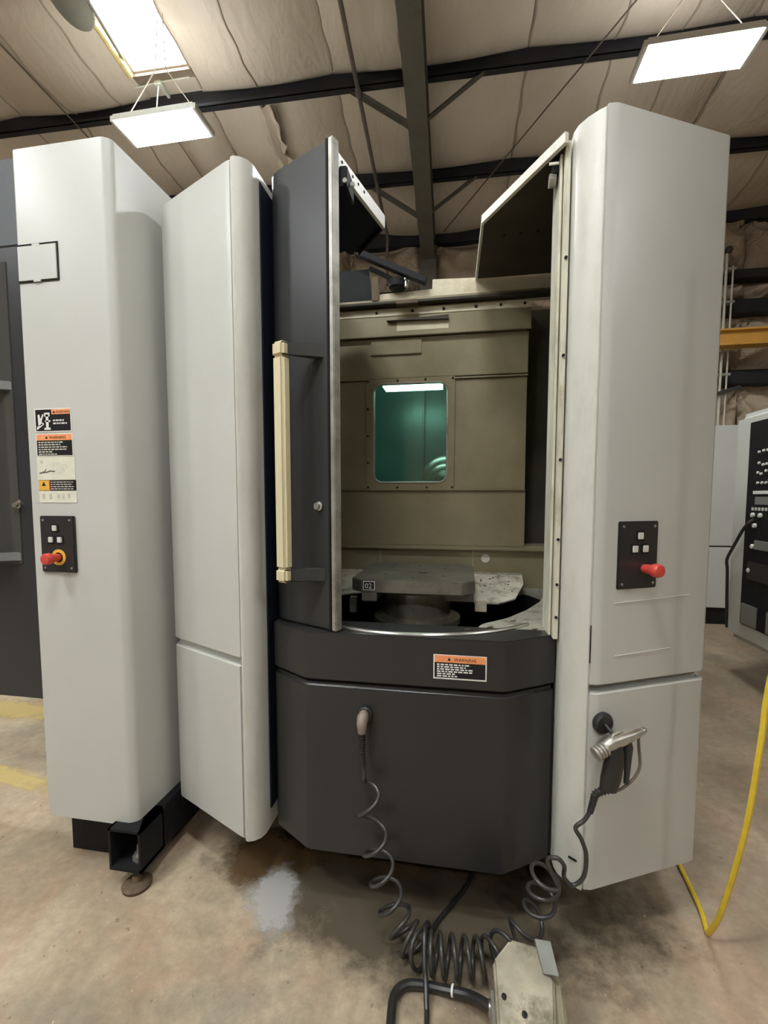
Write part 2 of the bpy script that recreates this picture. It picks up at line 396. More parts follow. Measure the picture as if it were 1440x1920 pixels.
# insulation blankets: one billow per bay and strip
XS = [-7.6,-6.2,-4.6,-3.13,-2.58,-1.27,0.50,2.3,4.1,5.9]
SEAM = [-6.8,-5.4,-3.94,-3.42,-2.0,-0.6,1.22,1.75,3.2,5.0]
def sagz(x, y, x0, x1, y0, y1, sag, seed):
    u, v = (x-x0)/(x1-x0), (y-y0)/(y1-y0)
    sv = max(0.0, math.sin(PI*v))
    s_ = sag*(sv**0.42)*(0.10+0.90*(1-abs(2*u-1)**2.4))
    d = min(u, 1-u)
    s_ += 0.030*noise.noise(Vector((x*1.5+seed, y*1.2, 0)))*sv
    s_ += 0.022*noise.noise(Vector((x*1.6+y*4, y*2+seed, 3)))*sv*(1-2*d)
    return roofz(y)-0.012-max(0, s_)
def blanket(prm, nx=18, ny=18):
    x0, x1, y0, y1, sag, seed = prm
    vs = [(x0+(x1-x0)*i/nx, y0+(y1-y0)*(0.5-0.5*math.cos(PI*j/ny)), 0) for j in range(ny+1) for i in range(nx+1)]
    vs = [(x, y, sagz(x, y, *prm)) for x, y, _ in vs]
    fs = [(j*(nx+1)+i, j*(nx+1)+i+1, (j+1)*(nx+1)+i+1, (j+1)*(nx+1)+i) for j in range(ny) for i in range(nx)]
    return hall(MB().add(vs, fs))
for b_ in range(len(PUR)-2):
    y1, y0 = PUR[b_]-0.005, PUR[b_+1]+0.005
    for k in range(len(XS)-1):
        if abs(XS[k]-SKX[0]) < .01 and y0 < SKY1 - 0.1: continue
        prm = (XS[k]+0.003, XS[k+1]-0.003, y0, y1, random.uniform(0.15, 0.20), k*7.3+b_*3.1)
        blanket(prm).build('insulation_blanket', M['insul'], ceiling, smooth=75)
        for x in SEAM + [XS[k]+0.01]:
            if not (XS[k] < x < XS[k+1]): continue
            pts = []
            for j in range(15):
                y = y0+(y1-y0)*(0.04+0.92*j/14); xx = x+0.008*math.sin(j*1.3+k)
                pts.append((xx, y, sagz(xx, y, *prm)-0.001))
            hall(MB().tube(pts, 0.0095, 6)).build('insulation_seam', M['strap'], ceiling)
# yellow fibre edge beside the skylight
pts = []
for j in range(25):
    y = 2.4 + 1.8*j/24; pts.append((SKX[0]-0.03+0.02*noise.noise(Vector((y*4, 0, 1))), y, roofz(y)-0.06-0.02*noise.noise(Vector((y*6, 2, 1)))))
hall(MB().tube(pts, [0.028+0.012*noise.noise(Vector((p[1]*9, 5, 0))) for p in pts], 8)).build('torn_insulation_edge', M['fibre'], ceiling)
# flange line of the skylight end
hall(MB().box(SKX[0]-.02, SKX[1]+.02, 4.22, 4.30, roofz(4.26)-0.045, roofz(4.26)-0.02)).build('skylight_curb', M['insul_torn'], ceiling)
# torn facing hanging between two strips
vs = []; nf = 14
for j in range(nf+1):
    y = 4.50 + 0.98*j/nf; wdt = 0.085+0.045*noise.noise(Vector((j*.9, 0, 4)))
    xx = -1.97 + 0.05*noise.noise(Vector((j*.6, 7, 0))); zz = roofz(y)-0.17-0.06*math.sin(PI*j/nf)
    for s_, dz in ((-1, 0.02), (-0.3, -0.05), (0.4, -0.01), (1, -0.06)):
        vs.append((xx+wdt*s_, y, zz+dz+0.03*noise.noise(Vector((j*1.3, s_*3, 9)))))
fs = [(j*4+i, j*4+i+1, (j+1)*4+i+1, (j+1)*4+i) for j in range(nf) for i in range(3)]
hall(MB().add(vs, fs)).build('torn_facing_strip', M['insul'], ceiling, label='torn strip of roof facing hanging down')

pts = [(-1.89+0.03*math.sin(j*.9), 4.5+0.98*j/10, roofz(4.5+.098*j)-0.19-0.05*math.sin(PI*j/10)) for j in range(11)]
hall(MB().tube(pts, [0.012+.006*math.sin(j*2.3) for j in range(11)], 6)).build('torn_facing_edge', M['insul_torn'], ceiling)

# main rafter and its flange braces
RX = -0.47
y0, y1 = 1.2, 6.55
mb = MB()
def slope_bar(mb, x0, x1, ya, yb, d0, d1):    # bar parallel to the roof, d = distance below roof
    mb.add([(x0,ya,roofz(ya)-d1),(x1,ya,roofz(ya)-d1),(x1,yb,roofz(yb)-d1),(x0,yb,roofz(yb)-d1),
            (x0,ya,roofz(ya)-d0),(x1,ya,roofz(ya)-d0),(x1,yb,roofz(yb)-d0),(x0,yb,roofz(yb)-d0)],
           [(0,3,2,1),(4,5,6,7),(0,1,5,4),(1,2,6,5),(2,3,7,6),(3,0,4,7)])
slope_bar(mb, RX-.09, RX+.09, y0, y1, 0.56, 0.575)
slope_bar(mb, RX-.006, RX+.006, y0, y1, 0.20, 0.565)
slope_bar(mb, RX-.09, RX+.09, y0, y1, 0.195, 0.21)
hall(mb).build('rafter', M['rafter'], ceiling, smooth=0)
for y in PUR[1:4]:
    for s_ in (-1, 1):
        mb = MB(); a = Vector((RX+s_*0.06, y-0.03, roofz(y)-0.55)); b = Vector((RX+s_*0.62, y-0.03, roofz(y)-0.17))
        d = (b-a).normalized(); mb.obox(a, d, Vector((0,1,0)), d.cross(Vector((0,1,0))), 0, (b-a).length, -0.022, 0.022, -0.004, 0.004)
        mb.obox(a, d, Vector((0,1,0)), d.cross(Vector((0,1,0))), 0, (b-a).length, 0.016, 0.022, -0.004, 0.04)
        hall(mb).build('flange_brace', M['rafter'], ceiling, smooth=0)
# column under the rafter, on the back wall
mb = MB(); mb.box(RX-.11, RX+.11, 6.38, 6.395, 0, 4.85); mb.box(RX-.006, RX+.006, 6.395, 6.66, 0, 4.85); mb.box(RX-.11, RX+.11, 6.655, 6.67, 0, 4.85)
hall(mb).build('steel_column', M['rafter'], wb, smooth=0)
for cx in (-7.0, 6.2):
    mb = MB(); mb.box(cx-.11, cx+.11, 6.38, 6.395, 0, 4.85); mb.box(cx-.006, cx+.006, 6.395, 6.66, 0, 4.85); mb.box(cx-.11, cx+.11, 6.655, 6.67, 0, 4.85)
    hall(mb).build('steel_column', M['rafter'], wb, smooth=0)
# wall girts
GZ = [(4.27, 0.10), (3.88, 0.16), (3.01, 0.17), (1.7, 0.17)]
for z, h in GZ:
    mb = MB(); mb.box(-9.8, 9.8, 6.48, 6.49, z-h/2, z+h/2); mb.box(-9.8, 9.8, 6.48, 6.66, z+h/2-.008, z+h/2+.002); mb.box(-9.8, 9.8, 6.48, 6.66, z-h/2-.002, z-h/2+.008)
    hall(mb).build('wall_girt', M['purlin'], wb, smooth=0)
# wall insulation, one wrinkled sheet per bay and strip
WX = [-3.2,-2.4,-1.6,-0.47,0.6,1.7,2.7,3.55,4.6,5.8]
WZ = [(4.33,5.0),(3.97,4.21),(3.10,3.79),(1.8,2.91),(0.35,1.6)]
for bi, (z0, z1) in enumerate(WZ):
    for k in range(len(WX)-1):
        x0, x1 = WX[k], WX[k+1]; nx, nz = 30, 22; vs = []
        for j in range(nz+1):
            for i in range(nx+1):
                u, v = i/nx, j/nz; x = x0+(x1-x0)*u; z = z0+(z1-z0)*v
                e = (1-abs(2*u-1)**4)*(1-abs(2*v-1)**4)
                # folds fan out from the pinned corners
                a1 = math.atan2(v-1, u-0.0001)*9; a2 = math.atan2(v-1, 1.0001-u)*9; a3 = math.atan2(v+.001, u-1.001)*8
                rp = min(math.hypot(u, v-1), math.hypot(u-1, v-1), math.hypot(u-1, v))
                fold = (math.sin(a1)+math.sin(a2)+math.sin(a3))*0.034*math.exp(-rp*1.1) + 0.022*noise.noise(Vector((x*9+z*2, z*2.2-x, bi*3+k)))
                y = YW-0.03-0.14*e - fold*1.6 - 0.04*noise.noise(Vector((x*3, z*5+k, bi)))
                vs.append((x, y, z))
        fs = [(j*(nx+1)+i, j*(nx+1)+i+1, (j+1)*(nx+1)+i+1, (j+1)*(nx+1)+i) for j in range(nz) for i in range(nx)]
        hall(MB().add(vs, fs)).build('wall_insulation', M['insul_wall'], wb, smooth=70)

# worn paint and spills on the floor
def floor_patch(name, pts, mat, z=0.0015, c=None):
    me = bpy.data.meshes.new(name); n = len(pts)
    c = c or (sum(p[0] for p in pts)/n, sum(p[1] for p in pts)/n)
    rings = 8; vs = [(c[0], c[1], z)]; fade = [1.0]
    for r in range(1, rings+1):
        for p in pts: vs.append((c[0]+(p[0]-c[0])*r/rings, c[1]+(p[1]-c[1])*r/rings, z)); fade.append(1-r/rings)
    fs = [(0, 1+i, 1+(i+1)%n) for i in range(n)]
    for r in range(rings-1):
        for i in range(n):
            a = 1+r*n; b_ = a+n; fs.append((a+i, b_+i, b_+(i+1)%n, a+(i+1)%n))
    me.from_pydata(vs, [], fs); at = me.attributes.new('fade', 'FLOAT', 'POINT')
    for i, f in enumerate(fade): at.data[i].value = f
    me.materials.append(mat); o = link(name, me, floor); return o
def blob(cx, cy, rx, ry, rot=0, n=20, seed=0):
    out = []
    for i in range(n):
        a = 2*PI*i/n; k = 1+0.3*noise.noise(Vector((math.cos(a)*1.3+seed, math.sin(a)*1.3, seed)))
        x, y = rx*k*math.cos(a), ry*k*math.sin(a); out.append((cx+x*math.cos(rot)-y*math.sin(rot), cy+x*math.sin(rot)+y*math.cos(rot)))
    return out
ym = patch_mat('worn_yellow_line', (0.66, 0.50, 0.17), 0.55, 14)
wm = patch_mat('white_powder_spill', (0.60, 0.59, 0.56), 0.55, 16)
bmt = patch_mat('rust_brown_stain', (0.13, 0.075, 0.03), 0.85, 5)
dm = patch_mat('dark_oil_stain', (0.09, 0.07, 0.045), 0.8, 4)
floor_patch('floor_line', [(-3.3,1.93),(-2.4,1.90),(-1.9,1.83),(-1.85,1.98),(-2.4,2.10),(-3.3,2.16)], ym)
floor_patch('floor_line', [(-4.2,2.45),(-3.0,2.45),(-2.4,2.5),(-2.4,2.75),(-3.2,2.85),(-4.2,2.85)], ym)
floor_patch('powder_spill', blob(-0.68, 1.52, 0.15, 0.22, 0.3, seed=4), wm, 0.003)
floor_patch('rust_stain', blob(-0.75, 1.72, 0.30, 0.24, 0.2, seed=9), bmt, 0.002)
floor_patch('rust_stain', blob(-0.1, 1.95, 0.75, 0.42, 0, seed=14), bmt, 0.0022)
floor_patch('oil_stain', blob(-0.15, 1.62, 1.1, 0.5, 0, seed=2), dm, 0.0012)

# ------------------------------------------------------------------ lamps
def high_bay(x, y, z, label, group=None, wires=True):
    t = thing('high_bay_light', label, 'light', (x, y, z), group)
    W, D = 0.36, 0.15
    mb = MB(); mb.prism([(x-W,y-D),(x+W,y-D),(x+W,y+D),(x-W,y+D)], z+0.004, z+0.05)
    mb.add([(x-W-.0,y-D,z+.05),(x+W,y-D,z+.05),(x+W,y+D,z+.05),(x-W,y+D,z+.05),(x-.30,y-.08,z+.09),(x+.30,y-.08,z+.09),(x+.30,y+.08,z+.09),(x-.30,y+.08,z+.09)],
           [(0,1,5,4),(1,2,6,5),(2,3,7,6),(3,0,4,7),(4,5,6,7)])
    mb.build('housing', M['edge'], t, smooth=0)
    MB().box(x-W+.015, x+W-.015, y-D+.012, y+D-.012, z-0.006, z+0.003).build('diffuser', M['lamp'], t, smooth=0)
    MB().box(x-.26, x+.26, y-.05, y+.05, z+.088, z+.094).build('added_ceiling_glow', M['ceiling_fill'], t, smooth=0)  # glowing slab added on top of the housing to brighten the roof
    for s_ in (-1, 1):
        MB().box(x+s_*(W+.012)-.012, x+s_*(W+.012)+.012, y-D, y+D, z-.004, z+.04).build('end_cap', M['edge'], t, smooth=0)
        top = roofz(y)-0.0
        MB().tube([(x+s_*W*.93, y-.05, z+.05), (x+s_*0.05, y-.02, z+.45), (x+s_*0.02, y, top-0.02)], 0.004, 6).build('hanger_wire', M['strap'], t)
    return t
high_bay(-2.535, 3.73, 4.6, 'bright flat LED high bay light hanging just below the skylight at left')
high_bay(1.575, 3.80, 4.6, 'bright flat LED high bay light hanging above the right tower of the machine')
for x, y in ((-6.6, 3.75), (-4.6, -0.5), (-2.5, -0.5), (-0.35, 0.2), (-2.5, -3.4), (1.6, -3.4), (4.6, -0.9)):  # unseen lamps, added to light the machine and the hall
        high_bay(x, y, 4.6, 'unseen flat LED high bay light added outside the frame to light the hall', 'added high bay lights outside the frame')

# junction box and cable feeding the left lamp
t = thing('junction_box', 'small cream junction box with cable on the purlin above the left lamp', 'electrical box', (-2.921, 4.24, 5.456))
MB().box(-2.957, -2.885, 4.220000000000001, 4.28, 5.420, 5.486).build('box_body', M['ivory'], t, bevel=.006)
MB().box(-2.933, -2.909, 4.28, 4.47, 5.436, 5.460).build('box_bracket', M['ivory'], t, smooth=0)
MB().tube(smooth_path([(-3.218, 4.24, 5.440), (-3.069, 4.24, 5.436), (-2.957, 4.24, 5.450)], 6), 0.008, 6).build('cable', M['ivory'], t)
MB().tube(smooth_path([(-2.885, 4.24, 5.450), (-2.759, 4.24, 5.451), (-2.597, 4.24, 5.451)], 6), 0.008, 6).build('cable', M['ivory'], t)
MB().tube([(-2.921, 4.24, 5.420), (-2.861, 4.10, 5.02), (-2.781, 3.95, 4.76)], 0.005, 6).build('drop_cable', M['ivory'], t)

# round vent lid by the skylight
t = thing('roof_vent_lid', 'round grey sheet metal lid hanging beside the skylight', 'vent', (-2.87, 3.36, 5.35))
ax = Vector((0.30, 0.45, 0.84)).normalized(); c = Vector((-3.059, 3.350, 5.353))
MB().lathe(c, ax, [(0.0001, -.035), (0.09, -.03), (0.165, -.012), (0.20, 0.0), (0.205, .012), (0.20, .02), (0.0001, .022)], 32).build('lid', M['lid'], t)
MB().tube([c+ax*.02, (c.x+.05, c.y-.03, roofz(c.y)-0.005)], 0.008, 6).build('hanger_rod', M['rod'], t)

# conduit along the roof and bracing rods
t = thing('roof_conduit', 'long brown conduit running along the roof left of the rafter', 'conduit', (-1.0, 5.2, 5.0))
pts = [(*bw(-1.02, y), roofz(y)-PD-0.045) for y in (2.4, 3.4, 4.4, 5.4, 6.2)] + [(*bw(-1.02, 6.40), roofz(6.4)-PD-0.075), (*bw(-1.03, 6.44), 4.80), (*bw(-1.03, 6.45), 4.4)]
MB().tube(smooth_path(pts, 5), 0.02, 8).build('conduit_pipe', M['conduit'], t)
for y in (3.34-.035, 4.48-.035, 5.62-.035):
    x, yy = bw(-1.02, y); MB().lathe((x, yy-.03, roofz(y)-PD-.045), (0,1,-K), [(0.026,0),(0.03,.01),(0.03,.05),(0.026,.06)], 12).build('coupling', M['conduit'], t)
def rod(label, a, b_, r=0.007):
    return MB().tube([a, b_], r, 6).build('brace_rod', M['rod'], ceiling)
rod('thin steel brace rod crossing the roof diagonally right of the rafter', (1.60, 3.55, roofz(3.55)-.23), (-0.30, 6.35, roofz(6.35)-.26))
rod('thin steel brace rod crossing the roof at far left over the grey cabinet', (-3.98, 3.0, roofz(3.0)-.21), (-3.86, 5.6, roofz(5.6)-.23))
rod('thin steel brace rod crossing under the skylight at left', (-2.840, 3.3, 5.236), (-3.371, 4.7, 5.718), 0.013)

# ------------------------------------------------------------------ the machining centre
mc = thing('machining_center', 'large light grey machining center with open charcoal setup station in front', 'machine', (-0.2, 2.0, 0))

# left side cabinet -------------------------------------------------
def rounded_plan(pts, radii, seg=5):
    out = []; n = len(pts)
    for i in range(n):
        p = Vector(pts[i]); a = Vector(pts[i-1]); b = Vector(pts[(i+1)%n]); r = radii[i]
        if r <= 0: out.append(tuple(p)); continue
        d1 = (a-p).normalized(); d2 = (b-p).normalized()
        for k in range(seg+1):
            t = k/seg; q = p + d1*r*(1-t)**2 + d2*r*t**2; out.append((q.x, q.y))
    return out
cab = MB().prism(rounded_plan([(-1.633,1.50),(-1.262,1.50),(-1.234,1.518),(-1.225,2.05),(-1.633,2.05)], [0.012,0.010,0.014,0.01,0.01], 4), 0.22, 2.757).build('side_cabinet', M['panel'], mc, bevel=0.006)
MB().box(-1.628, -1.455, 1.4975, 1.4995, 2.285, 2.421).build('access_cover_gap', M['groove'], cab, smooth=0)
MB().box(-1.624, -1.461, 1.4945, 1.4985, 2.291, 2.413).build('access_cover', M['panel'], cab, bevel=.001)
for zz in (2.289, 2.414):
    MB().box(-1.56, -1.53, 1.494, 1.498, zz-.004, zz+.004).build('cover_tab', M['panel'], cab, smooth=0)

# base frame and levelling foot under it
bfm = MB().box(-1.63, -1.26, 1.603, 2.6, 0.0, 0.225).build('base_frame', M['black'], mc, bevel=.003)
MB().box(-1.27, 0.75, 2.10, 2.6, 0.0, 0.26).build('base_beam', M['black'], mc, bevel=.003)
lf = MB(); lf.box(-1.325,-1.190,1.46,1.60,0.068,0.082); lf.box(-1.325,-1.317,1.46,1.60,0.082,0.235); lf.box(-1.198,-1.190,1.46,1.60,0.068,0.235); lf.box(-1.325,-1.190,1.46,1.61,0.225,0.235); lf.box(-1.325,-1.190,1.592,1.60,0.07,0.235)
lf.add([(-1.195,1.46,0.07),(-1.195,1.46,0.235),(-1.195,2.2,0.235),(-1.195,2.2,0.05),(-1.26,1.60,0.07),(-1.26,1.60,0.235),(-1.26,2.2,0.235),(-1.26,2.2,0.05)],[(0,1,2,3),(4,7,6,5),(0,3,7,4),(1,5,6,2),(3,2,6,7),(0,4,5,1)])
foot = lf.build('leveling_foot', M['black'], mc, smooth=0)
MB().lathe((-1.235,1.515,0.012), (0,0,1), [(0.012,0),(0.012,.052),(0.030,.053),(0.030,.068)], 6).build('jack_bolt', M['rust'], foot)
MB().lathe((-1.235,1.515,0.082), (0,0,1), [(0.027,0),(0.027,.022),(0.011,.023),(0.011,.06)], 6).build('lock_nut', M['dull_steel'], foot)
MB().lathe((-1.225,1.48,0.0), (0,0,1), [(0.052,0),(0.054,.012),(0.045,.020),(0.020,.024),(0.014,.045)], 20).build('foot_pad', M['rust'], foot)

# left tower ---------------------------------------------------------
Bl, Bf = (-1.18,1.698), (-0.778,1.506)
lt_out = [(-1.19,1.80), (-1.186,1.715), Bl, (-1.155,1.686)]
def lerp2(a, b, t): return (a[0]+(b[0]-a[0])*t, a[1]+(b[1]-a[1])*t)
TOPZ = 2.632
# inner carcass
lt = MB().prism([(-1.17,1.80),(-1.165,1.71),(-0.79,1.53),(-0.735,1.565),(-0.735,1.80),(-0.8,2.2),(-1.15,2.2)], 0.225, TOPZ-.004).build('left_tower', M['panel'], mc)
face = [(-1.192,1.84),(-1.188,1.725),(-1.183,1.706),(-1.166,1.692),(-0.812,1.5195),(-0.803,1.516),(-0.788,1.5125)]
MB().strip(face, 0.02, 0.915, TOPZ).build('upper_panel', M['panel'], lt, bevel=.003)
MB().strip(face, 0.02, 0.22, 0.890).build('lower_panel', M['panel'], lt, bevel=.007, seg=3)
nose = [(-0.786,1.509),(-0.774,1.503),(-0.752,1.511),(-0.732,1.530),(-0.723,1.556),(-0.721,1.80)]
MB().strip(nose, 0.012, 0.22, TOPZ+.004).build('nose_panel', M['panel_worn'], lt, bevel=.002)
MB().box(-0.7205, -0.7155, 1.59, 2.38, 0.30, 2.60).build('jamb_shade_plate', M['navy'], mc, smooth=0)  # blue-black colour stands in for shadow on the tower's inner return

# right tower --------------------------------------------------------
Cn, Cr = (0.395,1.490), (0.814,1.690)
rt = MB().prism([(0.34,1.58),(0.40,1.52),(0.80,1.712),(0.80,2.5),(0.46,2.5),(0.46,1.80),(0.335,1.80)], 0.225, TOPZ-.03).build('right_tower', M['panel'], mc)
face = [(0.3965,1.4925),(0.424,1.4945),(0.434,1.4985),(0.806,1.682),(0.816,1.694),(0.818,1.712),(0.818,2.45)]
MB().strip(face, 0.02, 0.908, TOPZ+.0).build('upper_panel', M['panel'], rt, bevel=.003)
MB().strip(face, 0.02, 0.22, 0.884).build('lower_panel', M['panel'], rt, bevel=.008, seg=3)
nose = [(0.322,1.80),(0.322,1.575),(0.330,1.548),(0.350,1.522),(0.376,1.500),(0.3935,1.4905)]
MB().strip(nose, 0.012, 0.22, TOPZ-.01).build('nose_panel', M['panel_worn'], rt, bevel=.002)
MB().box(0.300, 0.316, 1.575, 1.72, 1.025, 2.60).build('door_track', M['rail'], rt, bevel=.002)
MB().box(0.289, 0.297, 1.60, 1.72, 1.03, 2.58).build('track_lip', M['rail'], rt, bevel=.002)
for z in (1.10, 1.21, 1.36, 1.62, 1.95, 2.25):
    MB().cyl((0.308,1.5755,z), (0.308,1.570,z), 0.005, n=8).build('track_screw', M['black'], rt)
# scuffs on the right tower
for a_, z_, l_ in ((.075,1.165,.30),(.085,0.995,.22)):
    MB().obox((0.434,1.4982,z_), (.902,.432,0.035), (0,0,1), (.432,-.902,0), a_-.036, a_-.036+l_, 0, .0014, -.001, .0012).build('scratch', M['edge'], rt, smooth=0)
MB().obox((0.395,1.490,0), (.902,.432,0), (0,0,1), (.432,-.902,0), 0.0, 0.0025, 0.98, 1.10, -0.001, 0.0015).build('scuff', M['ink'], rt, smooth=0)
MB().box(0.318, 0.3212, 1.66, 1.664, 0.68, 0.73).build('scuff', M['ink'], rt, smooth=0)
U = Vector((.902,.432,0)); Vz = Vector((0,0,1)); Nn = Vector((.432,-.902,0)); OC = Vector((0.4303,1.5023,0)) - U*0.0365
MB().obox((0.372,1.5015,0), (.80,-.6,0), Vz, (-.6,-.8,0), -0.02, 0.008, 0.312, 0.319, 0.0, 0.0015).build('slot', M['ink'], rt, smooth=0)

# operator boxes with emergency stop ----------------------------------
def control_box(o, u, n, w_, h_, btn, stop, ring, label, tilt):
    o, u, n = map(Vector, (o, u, n)); v = Vector((0,0,1))
    b_ = MB().obox(o, u, v, n, 0, w_, -h_, 0, -0.012, 0.010).build('control_box', M['dark'], mc, bevel=.003, label=label)
    for sx, sz in ((.016,-.016),(w_-.016,-.016),(.016,-h_+.016),(w_-.016,-h_+.016)):
        p = o+u*sx+v*sz+n*.010; MB().cyl(p, p+n*.002, .0045, n=8).build('screw', M['dull_steel'], b_)
    for bx, bz in btn:
        p = o+u*bx+v*bz
        MB().obox(p, u, v, n, -.016, .016, -.016, .016, .0095, .0115).build('button_bezel', M['ink'], b_, bevel=.001)
        MB().obox(p, u, v, n, -.0095, .0095, -.0105, .0105, .011, .017).build('button', M['key'], b_, bevel=.0015)
    p = o+u*stop[0]+v*stop[1]+n*.010
    if ring:
        MB().lathe(p, n, [(0.0305,0),(0.0305,.002),(0.019,.0025),(0.019,0.0)], 28).build('yellow_ring', M['yellow'], b_, label='yellow ring around emergency stop')
    ax = (n + u*tilt).normalized()
    MB().lathe(p, ax, [(0.013,0),(0.015,.012),(0.0155,.028),(0.0185,.034),(0.021,.041),(0.021,.056),(0.018,.062),(0.008,.0635)], 24).build('emergency_stop', M['red'], b_, label='red mushroom emergency stop')
control_box((-1.587,1.50,1.428), (1,0,0), (0,-1,0), .148, .214, [(.068,-.046),(.049,-.090),(.088,-.090)], (.078,-.157), True, 'charcoal button box with emergency stop', 0)
control_box(OC+U*.082+Vz*1.424, U, Nn, .152, .213, [(.079,-.046),(.060,-.087),(.100,-.087)], (.100,-.150), False, 'charcoal button box with emergency stop', 0)

# warning labels -----------------------------------------------------
def plate(o, u, n, w_, h_, mat, name, label):
    return MB().obox(o, u, Vz, n, 0, w_, -h_, 0, 0, .001).build(name, mat, mc, smooth=0, label=label)
UX, NX = Vector((1,0,0)), Vector((0,-1,0))
def area(par, o, u, n, x0, x1, z0, z1, mat, name, off=.0014):
    return MB().obox(o, u, Vz, n, x0, x1, z0, z1, .0005, off).build(name, mat, par, smooth=0)
def tri(par, o, u, n, cx, cz, r, mat, off=.0018):
    o = Vector(o); P = [o+u*(cx+dx*r)+Vz*(cz+dz*r) for dx, dz in ((-.9,-.6),(.9,-.6),(0,1))]
    return MB().add([p+n*.0008 for p in P]+[p+n*off for p in P], [(0,1,2),(5,4,3),(0,3,4,1),(1,4,5,2),(2,5,3,0)]).build('warning_triangle', mat, par, smooth=0)
# 1 pictogram label
o = Vector((-1.592,1.4995,1.829)); l = plate(o, UX, NX, .158, .087, M['white'], 'warning_label', 'hand pictogram warning label with orange corner')
area(l, o, UX, NX, .004, .154, -.083, -.004, M['ink'], 'print_field')
area(l, o, UX, NX, .074, .154, -.022, -.004, M['orange'], 'header_field', .0017)
tri(l, o, UX, NX, .085, -.0145, .006, M['ink'], .0021)
text('lettering', 'WARNING', .013, o+UX*.093+Vz*-.0185, UX, Vz, NX, M['ink'], l, .0018)
bars(o, UX, Vz, NX, [.75,.95], .080, .142, -.042, .011, .0055, .002).build('small_print', M['white'], l, smooth=0)['kind'] = 'stuff'
pg = MB()
pg.obox(o, UX, Vz, NX, .049,.060, -.072,-.022, .0006, .002); pg.obox(o, UX, Vz, NX, .043,.066, -.030,-.016, .0006, .002); pg.obox(o, UX, Vz, NX, .045,.068, -.050,-.044, .0006, .002); pg.obox(o, UX, Vz, NX, .041,.068, -.079,-.071, .0006,.002)
pg.wallprism([(o.x+.009,o.z-.079),(o.x+.009,o.z-.068),(o.x+.036,o.z-.052),(o.x+.041,o.z-.058)], o.y-.002, o.y-.0006)
pg.wallprism([(o.x+.016,o.z-.066),(o.x+.014,o.z-.024),(o.x+.022,o.z-.022),(o.x+.025,o.z-.04),(o.x+.036,o.z-.020),(o.x+.040,o.z-.024),(o.x+.030,o.z-.046),(o.x+.034,o.z-.060)], o.y-.002, o.y-.0006)
pg.build('pictogram', M['white'], l, smooth=0)
# 2 text label
o = Vector((-1.591,1.4995,1.736)); l = plate(o, UX, NX, .158, .084, M['white'], 'warning_label', 'orange topped warning label with white lines on black')
area(l, o, UX, NX, .003, .155, -.081, -.025, M['ink'], 'print_field')
area(l, o, UX, NX, .003, .155, -.025, -.003, M['orange'], 'header_field')
tri(l, o, UX, NX, .046, -.015, .0065, M['ink'])
text('lettering', 'WARNING', .015, o+UX*.058+Vz*-.0195, UX, Vz, NX, M['ink'], l, .0016)
bars(o, UX, Vz, NX, [.76,.68,.88,.86,.42,.56], .010, .150, -.030, .0088, .0045, .0019).build('small_print', M['labelgrey'], l, smooth=0)['kind'] = 'stuff'
# 3 pale label
o = Vector((-1.593,1.4995,1.650)); l = plate(o, UX, NX, .164, .086, M['ivory'], 'notice_label', 'pale ivory notice label with faint print')
bars(o, UX, Vz, NX, [.5,.9,.95,.85,.8,.6], .066, .140, -.022, .0075, .003, .0012).build('small_print', M['labelgrey'], l, smooth=0)['kind'] = 'stuff'
MB().tube([o+UX*a+Vz*b_+NX*.001 for a, b_ in ((.010,-.062),(.028,-.056),(.040,-.058),(.055,-.053),(.078,-.054))], .0016, 5).add([], []).build('sketch_line', M['ink'], l)
MB().tube([o+UX*a+Vz*b_+NX*.001 for a, b_ in ((.028,-.062),(.036,-.050),(.040,-.046))], .0014, 5).build('sketch_line', M['ink'], l)
MB().cyl(o+UX*.020+Vz*-.018+NX*.0005, o+UX*.020+Vz*-.018+NX*.0016, .006, n=12).build('emblem', M['labelgrey'], l)
# 4 yellow and black label
o = Vector((-1.590,1.4995,1.562)); l = plate(o, UX, NX, .162, .038, M['ink'], 'caution_label', 'yellow and black caution label')
area(l, o, UX, NX, .0, .046, -.038, -.0, M['yellow'], 'yellow_field')
tri(l, o, UX, NX, .023, -.015, .010, M['ink'])
bars(o, UX, Vz, NX, [.95,.9,1,.95], .053, .155, -.005, .0085, .0035, .0015).build('small_print', M['labelgrey'], l, smooth=0)['kind'] = 'stuff'
area(l, o, UX, NX, .046, .050, -.038, 0, M['red'], 'red_stripe')
# 5 pale symbols label
o = Vector((-1.590,1.4995,1.522)); l = plate(o, UX, NX, .163, .044, M['ivory'], 'symbol_label', 'pale label with grey symbols below the caution label')
for i, x in enumerate((.02,.05,.085,.105,.130)):
    MB().obox(o, UX, Vz, NX, x-.006, x+.006, -.032 if i%2 else -.030, -.010, .0005, .0015).build('symbol', M['labelgrey'], l, bevel=.0004)

# dark apron ---------------------------------------------------------
OCT = [(-0.700,1.602),(-0.548,1.504),(-0.532,1.4995),(0.138,1.4995),(0.152,1.504),(0.318,1.612)]
back = [(0.40,1.9),(0.40,2.0),(-0.70,2.0),(-0.70,1.9)]
apr = MB().prism(OCT+[(0.318,1.66),(-0.700,1.66)], 0.862, 1.031).build('apron_band', M['dark'], mc, bevel=.004)
apl = MB().prism(OCT+[(0.318,1.66),(-0.700,1.66)], 0.22, 0.849).build('apron_panel', M['dark'], mc, bevel=.012, seg=3)
ins = [(x*.985-.003, y+.02) for x, y in OCT]
MB().prism(ins+[(0.31,1.65),(-0.69,1.65)], 0.84, 0.87).build('apron_groove', M['groove'], mc, smooth=0)
